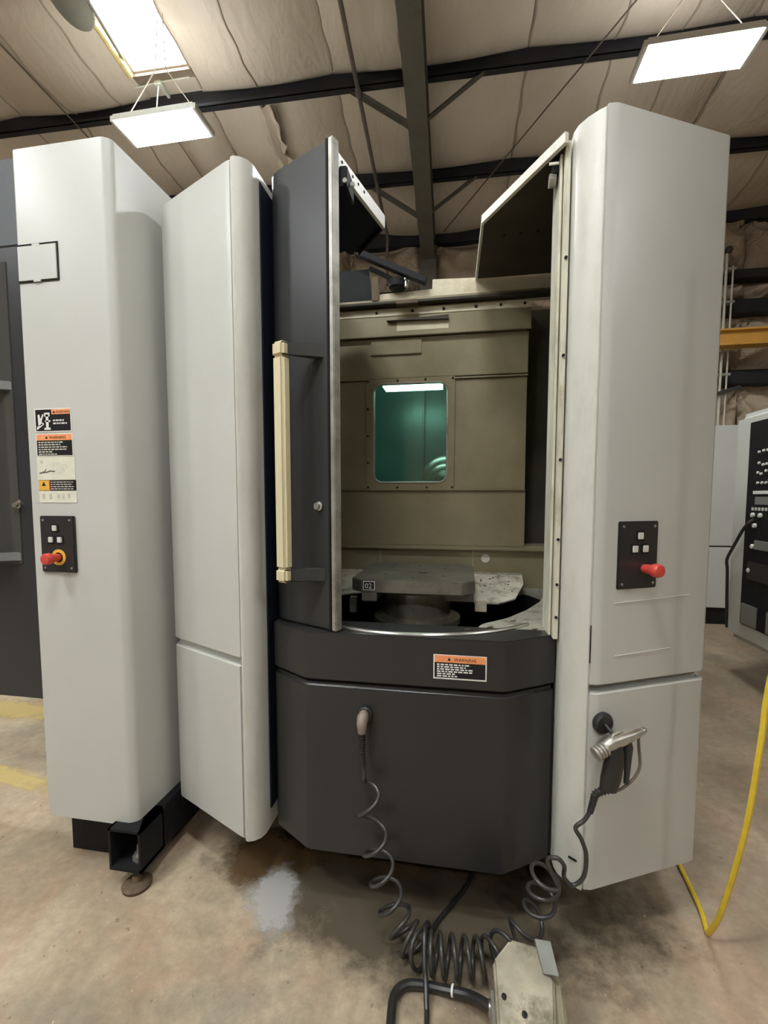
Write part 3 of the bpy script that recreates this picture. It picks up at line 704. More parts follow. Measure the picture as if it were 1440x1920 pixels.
# label on the band
o = Vector((-0.092,1.4990,0.9775)); l = plate(o, UX, NX, .174, .083, M['white'], 'warning_label', 'orange topped warning label with scuffed lower right corner')
area(l, o, UX, NX, .004, .170, -.078, -.026, M['ink'], 'print_field')
area(l, o, UX, NX, .004, .171, -.027, -.002, M['orange'], 'header_field')
tri(l, o, UX, NX, .052, -.0155, .0065, M['ink'])
text('lettering', 'WARNING', .015, o+UX*.068+Vz*-.0205, UX, Vz, NX, M['ink'], l, .0016)
bars(o, UX, Vz, NX, [.72,.64,.80,.78,.40,.48], .012, .160, -.031, .0078, .0045, .0019).build('small_print', M['white'], l, smooth=0)['kind'] = 'stuff'

# sill tray with the round opening ------------------------------------
CX0, CY0, R0 = -0.195, 2.08, 0.565
outer = [(-0.695,1.606),(-0.540,1.506),(0.144,1.506),(0.316,1.616),(0.44,1.70),(0.44,2.415),(-0.695,2.415)]
def ring_plate(outer, inner, z0, z1):
    """plate between an outer outline and an inner hole, matched by angle around the hole's centre"""
    c = Vector((CX0, 2.0)); n = 96; A = []; B = []
    def hit(poly, a):
        d = Vector((math.cos(a), math.sin(a))); best = None
        for i in range(len(poly)):
            p, q = Vector(poly[i]), Vector(poly[(i+1)%len(poly)]); e = q-p
            den = d.x*e.y - d.y*e.x
            if abs(den) < 1e-9: continue
            w_ = p-c; t = (w_.x*e.y - w_.y*e.x)/den; s_ = (w_.x*d.y - w_.y*d.x)/den
            if t > 0 and -1e-6 <= s_ <= 1+1e-6: best = t if best is None else max(best, t)
        return c + d*(best or .1)
    for i in range(n):
        a = 2*PI*i/n; A.append(hit(outer, a)); B.append(hit(inner, a))
    vs = [(p.x,p.y,z1) for p in A]+[(p.x,p.y,z1) for p in B]+[(p.x,p.y,z0) for p in A]+[(p.x,p.y,z0) for p in B]; fs = []
    for i in range(n):
        j = (i+1)%n; fs += [(i,j,j+n,i+n), (i+2*n,i+3*n,j+3*n,j+2*n), (i,i+2*n,j+2*n,j), (i+n,j+n,j+3*n,i+3*n)]
    return MB().add(vs, fs)
hole = []
for a in range(176, 292, 6):
    hole.append((CX0+0.545*math.cos(math.radians(a)), CY0+0.545*math.sin(math.radians(a))))
hole += [(0.045,1.625),(0.075,1.705),(0.17,1.80),(0.265,1.95),(0.345,2.12),(0.385,2.26),(0.405,2.40),(-0.66,2.40),(-0.70,2.2)]
tr = ring_plate(outer, hole, 1.000, 1.0305).build('sill_tray', M['tray'], mc, smooth=30)
arc = [(CX0+R0*math.cos(math.radians(a)), CY0+R0*math.sin(math.radians(a)), 1.034) for a in range(238, 322, 2)]
MB().tube(arc, 0.0075, 8).build('rim_bead', M['steel'], tr)
for bx, by in ((0.02,1.62),(0.10,1.66),(0.19,1.76),(0.09,1.62),(0.255,1.66)):
    MB().obox((bx,by,1.0305), (.8,.6,0), (0,0,1), (.6,-.8,0), -.012, .012, 0, .003, -.003, .003).build('metal_chip', M['rust'], tr)
# pit below
MB().prism([(CX0+.62*math.cos(2*PI*i/32), CY0+.08+.62*math.sin(2*PI*i/32)) for i in range(32)], 0.66, 0.70).build('pit_floor', M['groove'], mc, smooth=0)
pitw = MB(); ring_ = [(CX0+.60*math.cos(2*PI*i/40), CY0+.03+.58*math.sin(2*PI*i/40)) for i in range(40)]
pitw.add([(x,y,.69) for x,y in ring_]+[(x,y,1.0) for x,y in ring_], [(i,(i+1)%40,(i+1)%40+40,i+40) for i in range(40)]).build('pit_wall', M['groove'], mc)
pw = [(CX0+.60*math.cos(math.radians(a)), CY0+.03+.55*math.sin(math.radians(a))) for a in range(170, 371, 10)]
# rotary base
rb = MB().lathe((-0.203,2.05,0.74), (0,0,1), [(0.17,0),(0.185,.19),(0.195,.20),(0.195,.225),(0.165,.232),(0.150,.24),(0.150,.355),(0.12,.36)], 48).build('rotary_base', M['base_steel'], mc)
MB().lathe((-0.203,2.05,1.085), (0,0,1), [(0.15,0),(0.16,.005),(0.16,.012),(0.10,.014)], 40).build('clamp_ring', M['rust'], rb)
# guard plates around the opening
gp = MB()
def sheet(mb, P, th=.006):
    P = [Vector(p) for p in P]; n = (P[1]-P[0]).cross(P[2]-P[0]).normalized()*th; k = len(P)
    return mb.add(P+[p-n for p in P], [tuple(range(k)), tuple(range(k,2*k))[::-1]]+[(i,i+k,(i+1)%k+k,(i+1)%k) for i in range(k)])
MB_ = MB(); sheet(MB_, [(0.05,2.03,1.036),(0.155,2.03,1.036),(0.235,2.10,1.044),(0.292,2.28,1.078),(0.300,2.405,1.102),(0.05,2.405,1.102)])
g1 = MB_.build('guard_plate', M['guard'], mc, smooth=0)
for k in range(16):
    x, y = random.uniform(.08,.26), random.uniform(2.09,2.38); z = 1.036+(y-2.03)*.176; an = random.uniform(0, PI); l_ = random.uniform(.003,.008)
    MB().obox((x,y,z+.0005), (math.cos(an),math.sin(an),0), (0,0,1), (math.sin(an),-math.cos(an),0), -l_, l_, 0, .003, -.0018, .0018).build('metal_chip', M['rust'], g1)
MB_ = MB(); sheet(MB_, [(-0.66,2.405,1.102),(-0.45,2.405,1.102),(-0.45,2.10,1.046),(-0.62,2.03,1.036),(-0.68,2.2,1.06)])
MB_.build('guard_plate', M['guard'], mc, smooth=0)
MB().box(0.055, 0.105, 2.005, 2.03, 1.0, 1.05).build('guard_tab', M['inner_hi'], mc, bevel=.002)
MB().box(-0.50, -0.47, 1.98, 2.01, 0.98, 1.05).build('guard_tab', M['dull_steel'], mc, bevel=.002)

# inner partition with the viewing window ------------------------------
YP = 2.42
pt = MB().box(-0.70, 0.309, YP+.020, YP+.05, 1.24, 1.535)
pt.box(-0.70, -0.475, YP+.020, YP+.05, 1.53, 2.12); pt.box(-0.085, 0.309, YP+.020, YP+.05, 1.53, 2.12); pt.box(-0.70, 0.309, YP+.020, YP+.05, 2.10, 2.50)
part_ = pt.build('partition', M['inner'], mc, smooth=0)
def pan(x0, x1, z0, z1, name='partition_panel', mat='inner', y=YP, th=.02, bev=.0025):
    return MB().box(x0, x1, y, y+th, z0, z1).build(name, M[mat], part_, bevel=bev)
pan(-0.69, 0.309, 1.243, 1.532)
pan(-0.69, -0.512, 1.540, 2.108)
pan(-0.050, 0.306, 1.540, 2.098)
pan(-0.69, 0.309, 2.117, 2.320)
pan(-0.69, 0.318, 2.330, 2.462, 'bolt_strip', 'inner', YP-.012)
pan(-0.69, 0.318, 2.428, 2.466, 'bolt_strip', 'inner_hi', YP-.016)
pan(-0.488, -0.222, 2.236, 2.318, 'cover_plate', 'inner', YP-.010)
for x in (-0.455,-0.268,-0.11,0.05,0.17,0.285):
    MB().lathe((x,YP-.016,2.447), (0,-1,0), [(.007,0),(.007,.004),(.004,.005)], 10).build('bolt', M['black'], part_)
# recess in the strip
MB().box(-0.35,-0.085,YP-.0135,YP-.0125,2.352,2.405).build('recess_plate', M['inner_hi'], part_, smooth=0)
MB().wallprism([(-0.40,2.400),(-0.085,2.412),(-0.085,2.392)], YP-.034, YP-.012).build('recess_lip', M['brownblack'], part_, smooth=0)
# ledge lines
MB().box(-0.69, 0.318, YP-.028, YP-.012, 2.322, 2.331).build('strip_lip', M['inner'], part_, bevel=.002)
for x0, x1, z in ((-0.69,-0.512,2.110),(-0.050,0.309,2.100)):
    MB().box(x0, x1, YP-.012, YP+.004, z, z+.009).build('panel_lip', M['inner'], part_, bevel=.002)
MB().box(-0.69, 0.309, YP-.012, YP+.004, 1.532, 1.540).build('panel_lip', M['inner'], part_, bevel=.002)
# header above
hd = MB().wallprism([(-0.70,2.47),(0.44,2.47),(0.44,2.60),(0.285,2.585),(-0.168,2.602),(-0.17,2.555),(-0.43,2.548),(-0.475,2.535),(-0.70,2.53)], YP+.001, YP+.02).build('header_panel', M['inner_hi'], mc, smooth=0)  # brightness from the roof gap is painted in as cream
MB().wallprism([(-0.70,2.50),(-0.478,2.50),(-0.498,2.675),(-0.70,2.675)], YP-.006, YP+.001).build('header_shade_panel', M['black'], hd, smooth=0)  # black sheet added as the shade cast by the door roof
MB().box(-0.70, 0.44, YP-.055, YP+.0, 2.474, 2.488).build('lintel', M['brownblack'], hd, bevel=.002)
MB().box(-0.70, 0.44, YP-.035, YP+.0, 2.488, 2.506).build('lintel_rail', M['inner'], hd, bevel=.002)
MB().box(-0.345, -0.235, YP-.075, YP-.03, 2.462, 2.482).build('latch_plate', M['rust'], hd, bevel=.002)
# closer arm
MB_ = MB(); MB_.obox((-0.556,2.37,2.742), Vector((0.361,0,-.172)).normalized(), (0,1,0), Vector((.172,0,.361)).normalized(), 0, .40, -.02, .02, -.016, .016)
arm = MB_.build('closer_arm', M['black'], mc, bevel=.003)
MB_ = MB(); MB_.obox((-0.489,2.40,2.671), Vector((0.132,0,-.07)).normalized(), (0,1,0), Vector((.07,0,.132)).normalized(), 0, .16, -.012, .012, -.009, .009)
MB_.build('closer_link', M['black'], arm, bevel=.002)
MB().lathe((-0.345,2.40,2.555), (0,0,1), [(.035,0),(.045,.01),(.045,.045),(.02,.06)], 20).build('closer_motor', M['black'], arm)
MB().lathe((-0.30,2.39,2.560), (0,0,1), [(.012,0),(.012,.03),(.018,.03),(.018,.04)], 12).build('closer_bolt', M['steel'], arm)
MB().box(-0.476,-0.44,2.38,2.41,2.50,2.62).build('side_bracket', M['rust'], arm, bevel=.002)
# window
wf_ = MB()
def rrect(x0, x1, z0, z1, r, n=6):
    P = []
    for cx, cz, a0 in ((x1-r,z1-r,0),(x0+r,z1-r,90),(x0+r,z0+r,180),(x1-r,z0+r,270)):
        for k in range(n+1):
            a = math.radians(a0+90*k/n); P.append((cx+r*math.cos(a), cz+r*math.sin(a)))
    return P
inn = rrect(-0.472,-0.087,1.575,2.087,.045); out_ = rrect(-0.512,-0.050,1.538,2.114,.004)
k = len(inn); vs = [(x,YP-.012,z) for x,z in out_]+[(x,YP-.012,z) for x,z in inn]+[(x,YP+.02,z) for x,z in out_]+[(x,YP+.02,z) for x,z in inn]; fs = []
for i in range(k):
    j = (i+1)%k; fs += [(i,j,j+k,i+k),(i+2*k,i+3*k,j+3*k,j+2*k),(i,i+2*k,j+2*k,j),(i+k,j+k,j+3*k,i+3*k)]
wfr = MB().add(vs, fs).build('window_frame', M['inner'], mc, smooth=30)
seal = [(x, YP-.011, z) for x, z in inn]; MB().tube(seal+[seal[0]], .005, 6).build('window_seal', M['dull_steel'], wfr)
for x, z in [(-.503,2.103),(-.345,2.103),(-.20,2.103),(-.06,2.103),(-.503,1.55),(-.345,1.55),(-.19,1.55),(-.06,1.55),(-.503,1.96),(-.503,1.82),(-.503,1.68)]:
    MB().lathe((x,YP-.012,z), (0,-1,0), [(.006,0),(.006,.003),(.003,.004)], 8).build('bolt', M['black'], wfr)
MB().wallprism(inn, YP+.004, YP+.010).build('window_glass', M['glass'], wfr, smooth=0, label='green tinted safety glass')
# lit chamber behind the glass
ch = MB(); ch.box(-0.80,0.20,3.1,3.12,1.25,2.35); ch.box(-0.82,-0.80,2.48,3.12,1.25,2.35); ch.box(0.20,0.22,2.48,3.12,1.25,2.35); ch.box(-0.82,0.22,2.48,3.12,2.35,2.37); ch.box(-0.82,0.22,2.48,3.12,1.23,1.25)
chm = ch.build('work_chamber', M['teal'], mc, smooth=0)
MB().box(-0.44,-0.12,2.50,2.62,2.095,2.16).build('work_light', M['worklight'], chm, smooth=0)
MB().lathe((-0.115,3.10,1.60), (0,-1,0), [(0.17,0),(0.17,.05),(0.155,.06),(0.12,.06),(0.115,.12),(0.10,.13),(0.07,.13),(0.065,.2),(0.03,.21),(0.025,.19)], 40).build('spindle', M['steel'], chm)
MB().box(-0.34,-0.26,3.04,3.10,1.28,2.3).build('column_cover', M['teal'], chm, bevel=.01)
# right recess, its shade put into the dark colour, and the ledge
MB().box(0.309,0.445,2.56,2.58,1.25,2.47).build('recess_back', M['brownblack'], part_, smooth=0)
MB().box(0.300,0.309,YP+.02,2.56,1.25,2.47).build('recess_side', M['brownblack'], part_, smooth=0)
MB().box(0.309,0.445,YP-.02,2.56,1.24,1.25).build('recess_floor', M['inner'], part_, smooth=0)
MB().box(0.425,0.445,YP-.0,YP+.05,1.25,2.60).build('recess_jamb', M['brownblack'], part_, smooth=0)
MB().box(0.445,0.46,1.72,2.6,1.0,2.60).build('inner_side_wall', M['inner'], mc, smooth=0)
MB().box(-0.70,0.445,YP-.035,YP+.02,1.225,1.243).build('ledge', M['inner'], part_, bevel=.003)
kp = MB().box(-0.70,0.445,YP-.008,YP+.012,1.02,1.226).build('kick_plate', M['inner'], mc, bevel=.002)
MB().box(-0.44,-0.435,YP-.010,YP-.006,1.10,1.222).build('plate_joint', M['tray'], kp, smooth=0)
MB().box(0.048,0.054,YP-.010,YP-.006,1.10,1.222).build('plate_joint', M['tray'], kp, smooth=0)
MB().lathe((0.116,YP-.008,1.182), (0,-1,0), [(.022,0),(.022,.003),(.016,.003),(.016,.001)], 20).build('ring_mark', M['edge'], kp)
MB().box(0.04,0.30,YP-.022,YP-.006,1.095,1.11).build('plate_flange', M['tray'], kp, bevel=.002)

# right roof plate -----------------------------------------------------
ZR = 2.585
rp_ = [(0.298,1.555),(0.062,1.940),(0.050,2.415),(0.445,2.415),(0.445,1.78),(0.322,1.70)]
rp = MB().prism(rp_, ZR, ZR+.012).build('roof_plate', M['brownblack'], mc, smooth=0, label='dark oily right roof plate with pale edge')
def rimstrip(a, b_, z0, z1, th=.01, mat='edge', par=None):
    a, b_ = Vector((*a,0)), Vector((*b_,0)); d = (b_-a).normalized(); n_ = Vector((d.y,-d.x,0))
    return MB().obox(a, d, Vz, n_, 0, (b_-a).length, z0, z1, -th/2, th/2).build('roof_edge', M[mat], par, bevel=.001)
rimstrip(rp_[0], rp_[1], ZR-.006, ZR+.026, .014, 'edge', rp)
rimstrip(rp_[1], rp_[2], ZR-.010, ZR+.02, .010, 'edge', rp)
for tt in (.2,.5,.8):
    MB().cyl((0.11+tt*.22,2.05-.02*tt,ZR-.0001), (0.11+tt*.22,2.05-.02*tt,ZR-.004), .006, n=8).build('bolt', M['black'], rp)
rl = MB().box(0.268,0.292,1.62,1.66,ZR-.05,ZR).build('roller_bracket', M['black'], rp, bevel=.003)
MB().lathe((0.262,1.64,ZR-.06), (1,0,0), [(.02,0),(.02,.02)], 16).build('roller', M['dull_steel'], rp)
MB().box(0.255,0.285,1.60,1.605,ZR-.035,ZR-.028).build('switch_arm', M['edge'], rp, smooth=0)

# open setup door -------------------------------------------------------
DR, DL = Vector((-0.435,1.503)), Vector((-0.735,1.642))
DU = (DL-DR).normalized()                                  # along the leaf, away from the camera side
sd = MB().strip([(-0.706,1.84),(-0.710,1.76),(-0.710,1.715),(-0.706,1.680),(-0.697,1.650),(-0.682,1.628),(-0.662,1.6135),(-0.640,1.6025),(-0.447,1.509)], 0.045, 1.036, 2.650).build('setup_door', M['door'], mc, bevel=.004)
o = Vector((DR.x,DR.y,0)); u3 = Vector((-.908,.420,0)); n3 = Vector((-.420,-.908,0))
MB().obox(o, u3, Vz, n3, -.010, .010, 1.036, 2.652, -.032, 0.002).build('edge_frame', M['dull_steel'], sd, bevel=.003)
MB().obox(o, u3, Vz, n3, .012, .020, 1.036, 2.652, -.045, .0025).build('edge_seam', M['groove'], sd, smooth=0)
droof = [(-0.440,1.515),(-0.335,1.925),(-0.485,2.110),(-0.690,2.05),(-0.695,1.72),(-0.650,1.630)]
dr = MB().prism(droof, 2.605, 2.615).build('door_roof_plate', M['navy'], sd, smooth=0)
rimstrip(droof[0], droof[1], 2.590, 2.640, .014, 'edge', sd)
rimstrip(droof[1], droof[2], 2.592, 2.612, .010, 'navy', sd)
for tt in (.08,.16,.24,.34,.44,.55):
    p = Vector((*droof[0],0)).lerp(Vector((*droof[1],0)), tt); d_ = Vector((.968,-.252,0))
    MB().cyl((p.x,p.y,2.622), (p.x+.009*d_.x,p.y+.009*d_.y,2.622), .005, n=8).build('bolt', M['black'], sd)
MB().box(-0.446,-0.395,1.56,1.66,2.53,2.60).build('hinge_block', M['black'], sd, bevel=.004)
for p in ((-0.40,1.555,2.545),(-0.385,1.60,2.56)):
    MB().lathe(p, (0,-1,0), [(.008,0),(.008,.006)], 8).build('hinge_bolt', M['steel'], sd)
# inner lining of the leaf
MB().obox(o, u3, Vz, n3, .012, .30, 1.04, 2.60, -.055, -.046).build('door_lining', M['black'], sd, smooth=0)
# handle: cream grip standing off on two brackets, along the leaf
def handle(o, u, n, g, e, z0, z1, par, mat_g, mat_b, hz=.040):
    """grip at distance g along u from o, bracket foot at e; standing off 0.08"""
    P = o + u*g + n*.085
    MB().obox(P, u, Vz, n, -.026, .026, z0+.045, z1-.045, -.020, .020).build('handle_grip', mat_g, par, bevel=.010, seg=3)
    for za, zb in ((z1-.050, z1), (z0, z0+.050)):
        MB().obox(P, u, Vz, n, -.027, .027, za, zb, -.021, .021).build('handle_end', mat_g, par, bevel=.009, seg=3)
        A = o + u*e; q = [A-n*.0+u*.02, A-n*.0-u*.028, P-u*.030-n*.010, P-u*.018+n*.016]
        mb = MB(); vs = [Vector((p.x,p.y,za+.004)) for p in q]+[Vector((p.x,p.y,zb-.004)) for p in q]
        mb.add(vs, [(0,1,2,3),(7,6,5,4),(0,4,5,1),(1,5,6,2),(2,6,7,3),(3,7,4,0)])
        mb.build('handle_bracket', mat_b, par, bevel=.003)
handle(o, u3, n3, .150, .065, 1.205, 2.015, sd, M['cream'], M['handle_dark'])
lk = o+u3*.062+Vz*1.468+n3*.002
MB().lathe(lk, n3, [(.016,0),(.016,.004),(.011,.006),(.011,.016),(.006,.018)], 20).build('door_lock', M['steel'], sd)
MB().obox(lk, u3, Vz, n3, -.003, .003, -.010, .010, .016, .022).build('lock_key', M['dull_steel'], sd)

# operator door at the far left ------------------------------------------
od = MB().box(-2.75,-1.72,1.85,1.91,0.518,2.635).build('operator_door', M['door'], mc, bevel=.004)
MB().box(-2.75,-1.72,1.87,1.93,2.65,3.03).build('header_cover', M['matte_grey'], mc, bevel=.004)
MB().box(-2.60,-2.072,1.846,1.853,1.18,2.57).build('window_pane', M['window_dark'], od, bevel=.002)
handle(Vector((-2.03,1.85,0)), Vector((-1,0,0)), Vector((0,-1,0)), .20, .07, 1.19, 2.04, od, M['cream'], M['bracket_grey'])
lk = Vector((-2.08,1.848,1.461))
MB().lathe(lk, (0,-1,0), [(.016,0),(.016,.004),(.011,.006),(.011,.022),(.006,.024)], 20).build('door_lock', M['steel'], od)
MB().obox(lk, (1,0,.5), (-.5,0,1), (0,-1,0), -.005, .038, -.007, .007, .018, .028).build('lock_lever', M['steel'], od, bevel=.002)
# machine body behind everything
MB().box(-4.0,0.75,3.35,4.6,0.25,2.35).build('machine_body', M['panel'], mc, bevel=.01)
MB().box(-1.62,-1.2,2.05,3.35,0.25,2.5).build('machine_side_body', M['panel'], mc, bevel=.01)
MB().box(-3.9,0.7,3.45,4.5,0.0,0.25).build('machine_base', M['black'], mc, smooth=0)

# ------------------------------------------------------------------ pallet on the rotary base
pl = thing('pallet', 'dark steel octagonal machining pallet marked 02 on the rotary base', 'pallet', (-0.203,2.05,1.10))
W2, C2 = 0.253, 0.052; cx, cy = -0.203, 2.052
def octo(w_, c): return [(cx-w_+c,cy-w_),(cx+w_-c,cy-w_),(cx+w_,cy-w_+c),(cx+w_,cy+w_-c),(cx+w_-c,cy+w_),(cx-w_+c,cy+w_),(cx-w_,cy+w_-c),(cx-w_,cy-w_+c)]
MB().prism(octo(W2, C2), 1.112, 1.163).build('pallet_plate', M['pallet'], pl, bevel=.003)
for sx in (-1, 1):
    for yy in ((cy-W2+.001, cy+W2-.121) if sx < 0 else (cy-W2+.054, cy+W2-.174)):
        x0 = cx+sx*(W2-(.052 if sx < 0 else .004)); x1 = x0 - sx*(.062 if sx < 0 else .115)
        MB().box(min(x0,x1), max(x0,x1), yy, yy+.12, 1.076, 1.116).build('pallet_lug', M['pallet'], pl, bevel=.003)
MB().box(cx-.14,cx+.14,cy-.14,cy+.14,1.1015,1.116).build('pallet_core', M['pallet'], pl, smooth=0)
for x in (-0.345,-0.250,-0.150):
    MB().lathe((x,cy-W2+.002,1.141), (0,-1,0), [(.0095,0),(.0095,.0012),(.0001,.0014)], 14).build('threaded_hole', M['groove'], pl)
MB().box(cx+.010,cx+.050,cy-.045,cy-.033,1.1625,1.1640).build('center_slot', M['ink'], pl, smooth=0)
for x, y in ((-.33,1.95),(-.33,2.15),(-.08,1.95),(-.08,2.15),(-.203,2.22),(-.203,1.88)):
    MB().cyl((x,y,1.1628),(x,y,1.1636),.006,n=10).build('tapped_hole', M['ink'], pl)
bo = Vector((-0.394,cy-W2-.0003,1.156))
bd = MB().obox(bo, UX, Vz, NX, -.003, .045, -.033, .003, 0, .0012).build('number_badge', M['white'], pl, smooth=0)
MB().obox(bo, UX, Vz, NX, 0, .042, -.030, 0, 0, .002).build('badge_field', M['ink'], bd, smooth=0)
text('lettering', '02', .030, bo+UX*.004+Vz*-.026, UX, Vz, NX, M['white'], bd, .0022)

# ------------------------------------------------------------------ spray gun hung on the right tower
hk = OC + U*.044 + Vz*.788
md = MB().lathe(hk, Nn, [(.030,0),(.034,.006),(.034,.018),(.029,.024),(.010,.025)], 24).build('gun_holder', M['rubber'], mc, label='round black magnetic holder for the spray gun')
MB().tube([hk+Nn*.02, hk+Nn*.058-Vz*.016], .006, 8).build('holder_hook', M['rubber'], md)
G = OC + Nn*.062                                            # gun plane
def gp_(a, z, off=0.0): return G + U*a + Vz*z + Nn*off
sg = thing('spray_gun', 'black and aluminium spray gun hanging on the right tower front', 'spray gun', tuple(gp_(.05,.60)))
def flat_tube(mb, pts, ru, rn, nseg=12):                     # oval tube in the gun plane: ru across, rn towards the viewer
    P = [Vector(p) for p in pts]; m = len(P); vs = []
    for i in range(m):
        t = (P[min(i+1,m-1)]-P[max(i-1,0)]).normalized(); a = t.cross(Nn).normalized()
        a_, b2 = (ru[i], rn[i])
        vs += [P[i] + a*math.cos(2*PI*k/nseg)*a_ + Nn*math.sin(2*PI*k/nseg)*b2 for k in range(nseg)]
    fs = [(j*nseg+k, j*nseg+(k+1)%nseg, (j+1)*nseg+(k+1)%nseg, (j+1)*nseg+k) for j in range(m-1) for k in range(nseg)]
    fs += [tuple(range(nseg))[::-1], tuple(range((m-1)*nseg, m*nseg))]
    return mb.add(vs, fs)
MB_ = MB(); flat_tube(MB_, [gp_(.006,.736), gp_(.022,.746), gp_(.045,.752), gp_(.075,.757), gp_(.105,.763), gp_(.135,.769), gp_(.147,.772)], [.014,.020,.023,.021,.017,.014,.011], [.014,.018,.019,.018,.016,.013,.010])
MB_.obox(gp_(.06,.770), (U*.97+Vz*.2).normalized(), (Vz*.97-U*.2).normalized(), Nn, -.03, .075, -.004, .006, -.009, .009)
MB_.build('gun_body', M['alu'], sg, bevel=.0)
MB_ = MB(); d = (U*.80 + Vz*-.50).normalized(); d = (U*.93+Vz*.36).normalized(); s0 = gp_(-.026,.722)
for k in range(4): MB_.lathe(s0+d*(.011*k), d, [(.017,0),(.0215,.002),(.0215,.008),(.017,.0105)], 16)
MB_.build('rear_knob', M['alu'], sg)
MB_ = MB(); flat_tube(MB_, [gp_(.050,.748), gp_(.050,.722), gp_(.045,.685), gp_(.036,.640), gp_(.028,.602)], [.020,.027,.033,.034,.030], [.017,.021,.024,.024,.020])
MB_.build('grip', M['rubber'], sg, smooth=60)
MB_ = MB(); flat_tube(MB_, [gp_(.092,.752), gp_(.098,.725), gp_(.098,.690), gp_(.096,.650), gp_(.094,.612)], [.011,.015,.011,.009,.008], [.010,.012,.010,.009,.008])
MB_.build('trigger', M['handle_dark'], sg, smooth=60)
MB().tube(smooth_path([gp_(.134,.765), gp_(.138,.72), gp_(.145,.670), gp_(.140,.645), gp_(.118,.618), gp_(.075,.596), gp_(.040,.594)], 5), .0048, 8).build('trigger_guard', M['conduit'], sg)
MB().lathe(gp_(.145,.7715), (U*.98+Vz*.2), [(.011,0),(.012,.004),(.009,.014),(.005,.016)], 14).build('nozzle', M['steel'], sg)
MB().tube(smooth_path([gp_(.030,.757), gp_(.040,.776), gp_(.065,.780), gp_(.085,.768)], 5), .005, 8).build('hanging_loop', M['alu'], sg)

# ------------------------------------------------------------------ coiled hose
ch_ = thing('coiled_air_hose', 'black coiled hose stretched from charcoal apron to the spray gun', 'hose', (-0.1,1.35,0))
MB().lathe((-0.325,1.499,0.752), (0,-1,0), [(.026,0),(.028,.008),(.024,.014),(.014,.016)], 20).build('wall_fitting', M['rubber'], ch_)
MB().tube(smooth_path([(-0.325,1.490,0.757),(-0.325,1.462,0.760),(-0.325,1.446,0.742),(-0.325,1.444,0.712)], 5), [.013,.014,.016,.0175,.018,.0185,.019,.019,.0185,.018,.0175,.017,.016,.015,.014,.013], 12).build('elbow_fitting', M['elbow'], ch_, label='dusty pink grey elbow fitting')
def relief(pts, r, n):
    P = smooth_path(pts, 12); mb = MB(); L = len(P)-1
    for k in range(n):
        t = k/n; i = min(int(t*L), L-1); a = P[i]; d_ = (P[i+1]-P[i]).normalized()
        rr = r*(1-.3*t); mb.lathe(a, d_, [(rr*.75,0),(rr,.001),(rr,.0045),(rr*.75,.0055)], 10)
    mb.tube(P, r*.72, 8); return mb
relief([(-0.325,1.444,0.712),(-0.325,1.444,0.655),(-0.322,1.444,0.598)], .0135, 11).build('strain_relief', M['rubber'], ch_)
def coil(axis, radii, pitch_turns, r_tube, phase=0.0, per=22):
    """helix wrapped round a smooth axis; pitch_turns = number of turns per axis segment"""
    P = []; out = []; ph = phase; a_prev = None
    for s_, nt_ in enumerate(pitch_turns):
        n_ = max(3, int(per*nt_))
        p0 = Vector(axis[s_-1]) if s_ else Vector(axis[0])*2-Vector(axis[1]); p1 = Vector(axis[s_]); p2 = Vector(axis[s_+1])
        p3 = Vector(axis[s_+2]) if s_+2 < len(axis) else p2*2-p1
        for k in range(n_):
            t = k/n_
            c_ = 0.5*((2*p1)+(p2-p0)*t+(2*p0-5*p1+4*p2-p3)*t*t+(3*p1-p0-3*p2+p3)*t**3)
            dd = 0.5*((p2-p0)+2*(2*p0-5*p1+4*p2-p3)*t+3*(3*p1-p0-3*p2+p3)*t*t)
            dd = dd.normalized() if dd.length > 1e-6 else Vector((0,0,-1))
            rr = radii[s_]+(radii[s_+1]-radii[s_])*t
            if a_prev is None: a_prev = Vector((0,-1,0))
            a_prev = (a_prev - dd*a_prev.dot(dd)).normalized(); b_ = dd.cross(a_prev)
            an = ph + 2*PI*nt_*t
            q = c_ + (a_prev*math.cos(an)+b_*math.sin(an))*rr
            q.z = max(q.z, r_tube+.001); out.append(q)
        ph += 2*PI*nt_
    return out
axis = [(-0.310,1.436,0.560),(-0.302,1.432,0.505),(-0.284,1.428,0.372),(-0.250,1.424,0.230),(-0.205,1.415,0.110),(-0.150,1.385,0.062),(-0.090,1.360,0.056),(0.090,1.370,0.056),(0.165,1.425,0.064),(0.225,1.45,0.115),(0.258,1.44,0.20),(0.266,1.436,0.275),(0.280,1.425,0.325)]
radii = [.006,.038,.043,.045,.047,.050,.053,.053,.050,.044,.042,.047,.050]
turns = [.5,.9,1.45,1.45,1.5,1.6,5.0,1.5,1.0,.9,1.2,.9]
C_ = coil(axis, radii, turns, .006, phase=PI*.5)
lead = smooth_path([(-0.322,1.444,0.598),(-0.318,1.444,0.575),tuple(C_[2])], 6)[:-1]
loop = smooth_path([tuple(C_[-1]),(0.270,1.405,0.375),(0.295,1.395,0.398),(0.318,1.40,0.372),(0.322,1.412,0.325),(0.350,1.420,0.296),(0.381,1.420,0.330),(0.386,1.420,0.400),(0.370,1.420,0.450),(0.353,1.422,0.482),(0.378,1.425,0.508),(0.396,1.430,0.535)], 8)
MB().tube(lead + C_[3:] + loop[1:], .0068, 8).build('hose_coil', M['coil'], ch_, smooth=80)
gb = gp_(.024,.604)
relief([tuple(gb),(0.415,1.444,0.585),(0.405,1.436,0.562),(0.395,1.430,0.532)], .0135, 12).build('strain_relief', M['rubber'], ch_)

